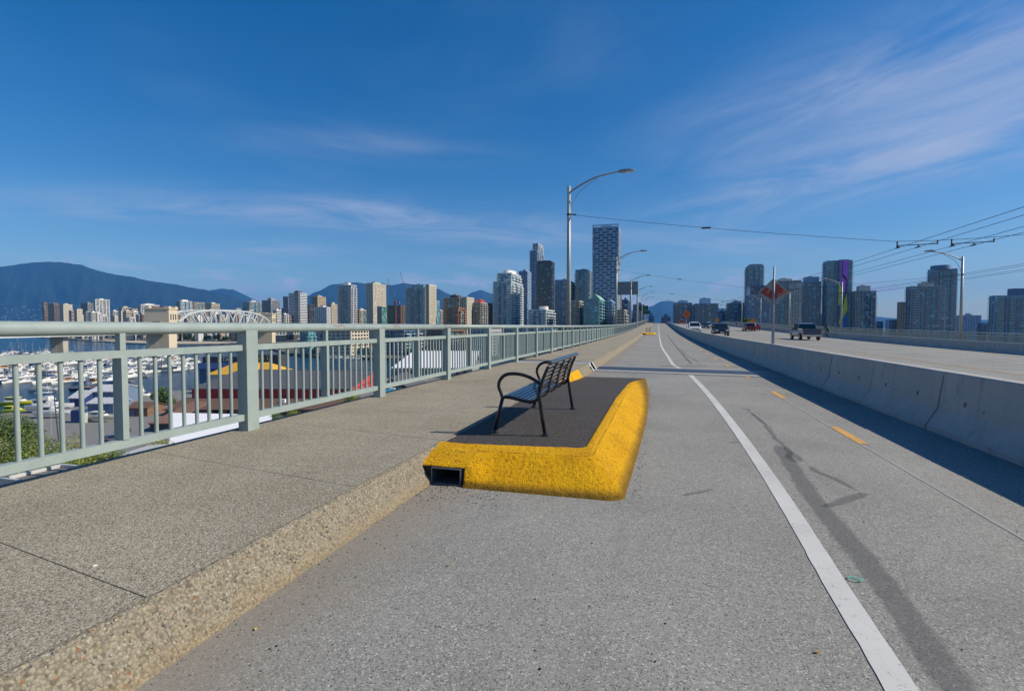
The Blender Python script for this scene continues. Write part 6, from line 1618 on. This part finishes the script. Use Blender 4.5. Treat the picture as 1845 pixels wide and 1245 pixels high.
def boat_parts(kind, L):
    B = L*.31 if kind != 'sail' else L*.27; D = L*.11; P = {}
    m = MB(); m.loft(hull(L, B, D)); P['hull'] = (m, HULLW)
    m = MB(); m.loft([[(x, -y, z+.01), (x, y, z+.01)] for (x, y, z) in [(-L/2+L*i/10, B/2*(1-(max(0, i/10-.35)/.65)**2.2)*.9, D*(1+.28*(i/10)**2)) for i in range(11)]], caps=False, closed=False); P['deck'] = (m, TEAK if kind == 'sail' else CABW)
    if kind == 'sail':
        m = MB(); m.loft([[(-L*.18, -B*.28, D), (-L*.18, B*.28, D), (-L*.18, B*.22, D+.65), (-L*.18, -B*.22, D+.65)], [(L*.12, -B*.24, D), (L*.12, B*.24, D), (L*.10, B*.18, D+.6), (L*.10, -B*.18, D+.6)], [(L*.24, -B*.10, D), (L*.24, B*.10, D), (L*.22, B*.08, D+.25), (L*.22, -B*.08, D+.25)]]); P['cabin'] = (m, CABW)
        m = MB(); m.cyl((L*.10, 0, D), (L*.10, 0, D+L*1.22), .09, .06, 6); m.cyl((L*.10, -L*.10, D+L*.7), (L*.10, L*.10, D+L*.7), .03, .03, 4)
        for q in ((L*.49, 0), (-L*.49, 0), (L*.10, B*.45), (L*.10, -B*.45)): m.cyl((q[0], q[1], D), (L*.10, 0, D+L*1.2), .018, .018, 3)
        P['mast'] = (m, MAST)
        m = MB(); m.tube([(L*.08, 0, D+1.45), (-L*.2, 0, D+1.4), (-L*.36, 0, D+1.35)], [.16, .2, .1], 6); P['sail_cover'] = (m, CANV)
    else:
        h = L*.13
        m = MB(); m.loft([[(-L*.34, -B*.40, D), (-L*.34, B*.40, D), (-L*.34, B*.36, D+h), (-L*.34, -B*.36, D+h)], [(L*.02, -B*.40, D), (L*.02, B*.40, D), (-L*.02, B*.35, D+h), (-L*.02, -B*.35, D+h)], [(L*.24, -B*.26, D+.05), (L*.24, B*.26, D+.05), (L*.14, B*.22, D+h*.55), (L*.14, -B*.22, D+h*.55)]]); P['cabin'] = (m, CABW)
        m = MB(); m.box(-L*.30, -L*.04, -B*.375-.05, B*.375+.05, D+h*.45, D+h*.8); m.loft([[(L*.0, -B*.33, D+h*.6), (L*.0, B*.33, D+h*.6), (-L*.02, B*.33, D+h*.98), (-L*.02, -B*.33, D+h*.98)], [(L*.15, -B*.2, D+h*.56), (L*.15, B*.2, D+h*.56), (L*.14, B*.2, D+h*.58), (L*.14, -B*.2, D+h*.58)]]); P['window_band'] = (m, DGLASS)
        m = MB(); m.box(-L*.36, L*.02, -B*.40, B*.40, D+h, D+h+.12)
        if kind == 'yacht': m.box(-L*.24, L*.0, -B*.30, B*.30, D+h+.12, D+h+.9); m.box(-L*.30, -L*.02, -B*.32, B*.32, D+h+2.0, D+h+2.12); m.cyl((-L*.26, B*.25, D+h+.9), (-L*.26, B*.25, D+h+2.0), .05, .05, 4); m.cyl((-L*.26, -B*.25, D+h+.9), (-L*.26, -B*.25, D+h+2.0), .05, .05, 4); m.cyl((-L*.05, 0, D+h+2.1), (-L*.08, 0, D+h+4.2), .06, .03, 4)
        P['flybridge'] = (m, CABW)
    return P
NM = {'sail': 'sailboat', 'yacht': 'motor_yacht', 'motor': 'motor_boat'}
protos = {}
def boat(kind, L, loc, rot, label, group=None, simple=False, over=None):
    key = (kind, L, simple, str(over))
    if key not in protos:
        P = boat_parts(kind, L)
        if over:
            for k_, m_ in over.items(): P[k_] = (P[k_][0], m_)
        if simple:
            ms = []; M_ = MB()
            for nm, (m, mt) in P.items():
                if mt not in ms: ms.append(mt)
                M_.mi = ms.index(mt); M_.add(m.v, m.f)
            protos[key] = fixn(M_.mesh(NM[kind], ms))
        else: protos[key] = [(nm, fixn(m.mesh(nm, mt))) for nm, (m, mt) in P.items()]
    if simple: return obj(NM[kind], protos[key], None, loc, rot, label, 'boat', group)
    t = thing(NM[kind], label, 'boat', loc, rot, group)
    for nm, me in protos[key]: obj(nm, me, t)
    return t
DOCK = plain('dock_planks', (0.24, 0.20, 0.15), 0.9, 0, 0.25, 1)
rnd = random.Random(77)
for r_, (d, xa, xb) in enumerate(((262, -60, 235), (288, -60, 265), (318, -60, 330), (345, -80, 365), (385, -80, 375), (425, -60, 350), (470, -40, 330), (520, -20, 245))):
    a = gnd(xa, d, WZ); c = gnd(xb, d, WZ); L = (c-a).length
    dk = thing('floating_dock', 'floating plank dock, %s row of the marina from the yard' % ('first', 'second', 'third', 'fourth', 'fifth', 'sixth', 'seventh', 'eighth')[r_], 'dock', a, YAW)
    MB().box(0, L, -1, 1, .1, .6).build('walkway', DOCK, dk)
    b = MB()
    for k in range(int(L/16)): b.cyl((8+k*16, 1.2, 0), (8+k*16, 1.2, 3.4), .2, .2, 6)
    b.build('piles', BARK, dk, kind='stuff')
    u = 3.0
    while u < L-3:
        kind = rnd.choice(('sail', 'sail', 'yacht', 'motor', 'motor')); Lb = rnd.choice((9.0, 10.5, 12.0)) if kind != 'yacht' else rnd.choice((12.0, 14.5))
        side = rnd.choice((-1, 1)); p = a + RGT*u + FWD*(side*(Lb/2+1.3)); simple = d > 300
        q_ = rnd.random(); over = {'hull': HULLB} if q_ < .14 else ({'deck': TEAK, 'cabin': TEAK} if q_ < .24 else ({'flybridge': CANV} if q_ < .45 and kind != 'sail' else None))
        lab = {'sail': 'moored sailboat with bare mast among the crowded marina berths', 'yacht': 'white motor yacht with flybridge among the crowded marina berths', 'motor': 'white cabin cruiser among the crowded marina berths'}[kind]
        boat(kind, Lb, (p.x, p.y, WZ+.05), YAW + R(90)*side + rnd.uniform(-.06, .06) + (R(180) if rnd.random() < .5 else 0), lab, {'sail': 'moored sailboats in the marina', 'yacht': 'moored motor yachts in the marina', 'motor': 'moored cabin cruisers in the marina'}[kind], simple, over)
        u += rnd.uniform(4.6, 7.4)
# boats that stand apart
def B1(kind, L, px, d, z, rot, label, over=None):
    g = gnd(px, d, z); return boat(kind, L, g, YAW+rot, label, None, False, over)
B1('motor', 11, 28, 186, WZ+.05, R(5), 'yellow water taxi moored at the far left', {'hull': YBOAT, 'flybridge': YBOAT})
B1('motor', 9, 22, 168, WZ+.05, R(-4), 'second yellow water taxi nearest the yard at the far left', {'hull': YBOAT, 'cabin': YBOAT, 'flybridge': YBOAT})
B1('yacht', 13, 88, 158, GZ+.9, R(6), 'white motor yacht hauled out on the yard behind the railing bars')
B1('motor', 10, 92, 148, GZ+.9, R(2), 'white boat hull hauled out on cradles nearest the railing')
B1('motor', 8, 178, 142, GZ+.8, R(-6), 'cream boat on a trailer before the pale-roofed sheds', {'hull': W_cream})
B1('yacht', 15, 252, 196, WZ+.05, R(4), 'large white cabin yacht at the wharf right of the half post')
B1('sail', 12, 76, 224, WZ+.05, R(2), 'white sailing yacht lying side-on across open water')
B1('sail', 12, 150, 226, WZ+.05, R(4), 'blue hulled wooden yacht lying side-on before the marina', {'hull': HULLB, 'cabin': TEAK})
B1('motor', 10, 520, 300, WZ+.05, R(20), 'lone motor boat on the green channel right of the yellow roof')
for i, px in enumerate((597, 612, 628, 644, 655)): B1('motor', 12, px, 440, WZ+.05, R(8*i), 'white boat berthed before the cream waterfront block, %s from the left' % ('first', 'second', 'third', 'fourth', 'fifth')[i])
# bare mast leaning in the yard
g = gnd(99, 118, GZ); t = thing('leaning_mast', 'bare dark mast leaning up in the boat yard behind the railing bars', 'mast', g); MB().tube([(0, 0, 0), (-.6, 0, 6), (-1.2, 0, 12.5)], [.14, .12, .07], 6).build('spar', W_dark, t); MB().cyl((-2.4, 0, 0), (-1.9, 0, 12.8), .04, .04, 4).build('stay', MAST, t)
# cars parked on the yard
for (px, d, pm, lab) in ((206, 112, P_white, 'white car parked on the yard left of the half post'), (192, 118, P_slate, 'blue grey car parked on the yard behind the railing bars'), (218, 128, P_navy, 'dark car parked on the yard by the brown shack'), (764, 228, P_white, 'white car parked below the railing near the third wide post'), (782, 236, P_sil, 'silver car parked below the railing near the third wide post')):
    g = gnd(px, d, GZ); v = vehicle('sedan', pm, lab, 0, 0, 0); v.location = (g.x, g.y, GZ); v.rotation_euler = (0, 0, 1.2)

# ================================================================== HAZE
b = MB(); b.box(-26000, 26000, -900, 21000, WZ-1.5, 1420)
hz = bpy.data.materials.new('haze_air'); hz.use_nodes = True; ht = hz.node_tree; ht.nodes.clear()
ho = N(ht, 'ShaderNodeOutputMaterial'); pv_ = N(ht, 'ShaderNodeVolumePrincipled', {'Color': (0.11, 0.41, 1.0, 1), 'Density': 5.0e-5, 'Anisotropy': 0.0})
ht.links.new(pv_.outputs[0], ho.inputs['Volume'])
b.build('haze', hz, kind='stuff', label='thin blue haze over the distant mountains and city', cat='haze')
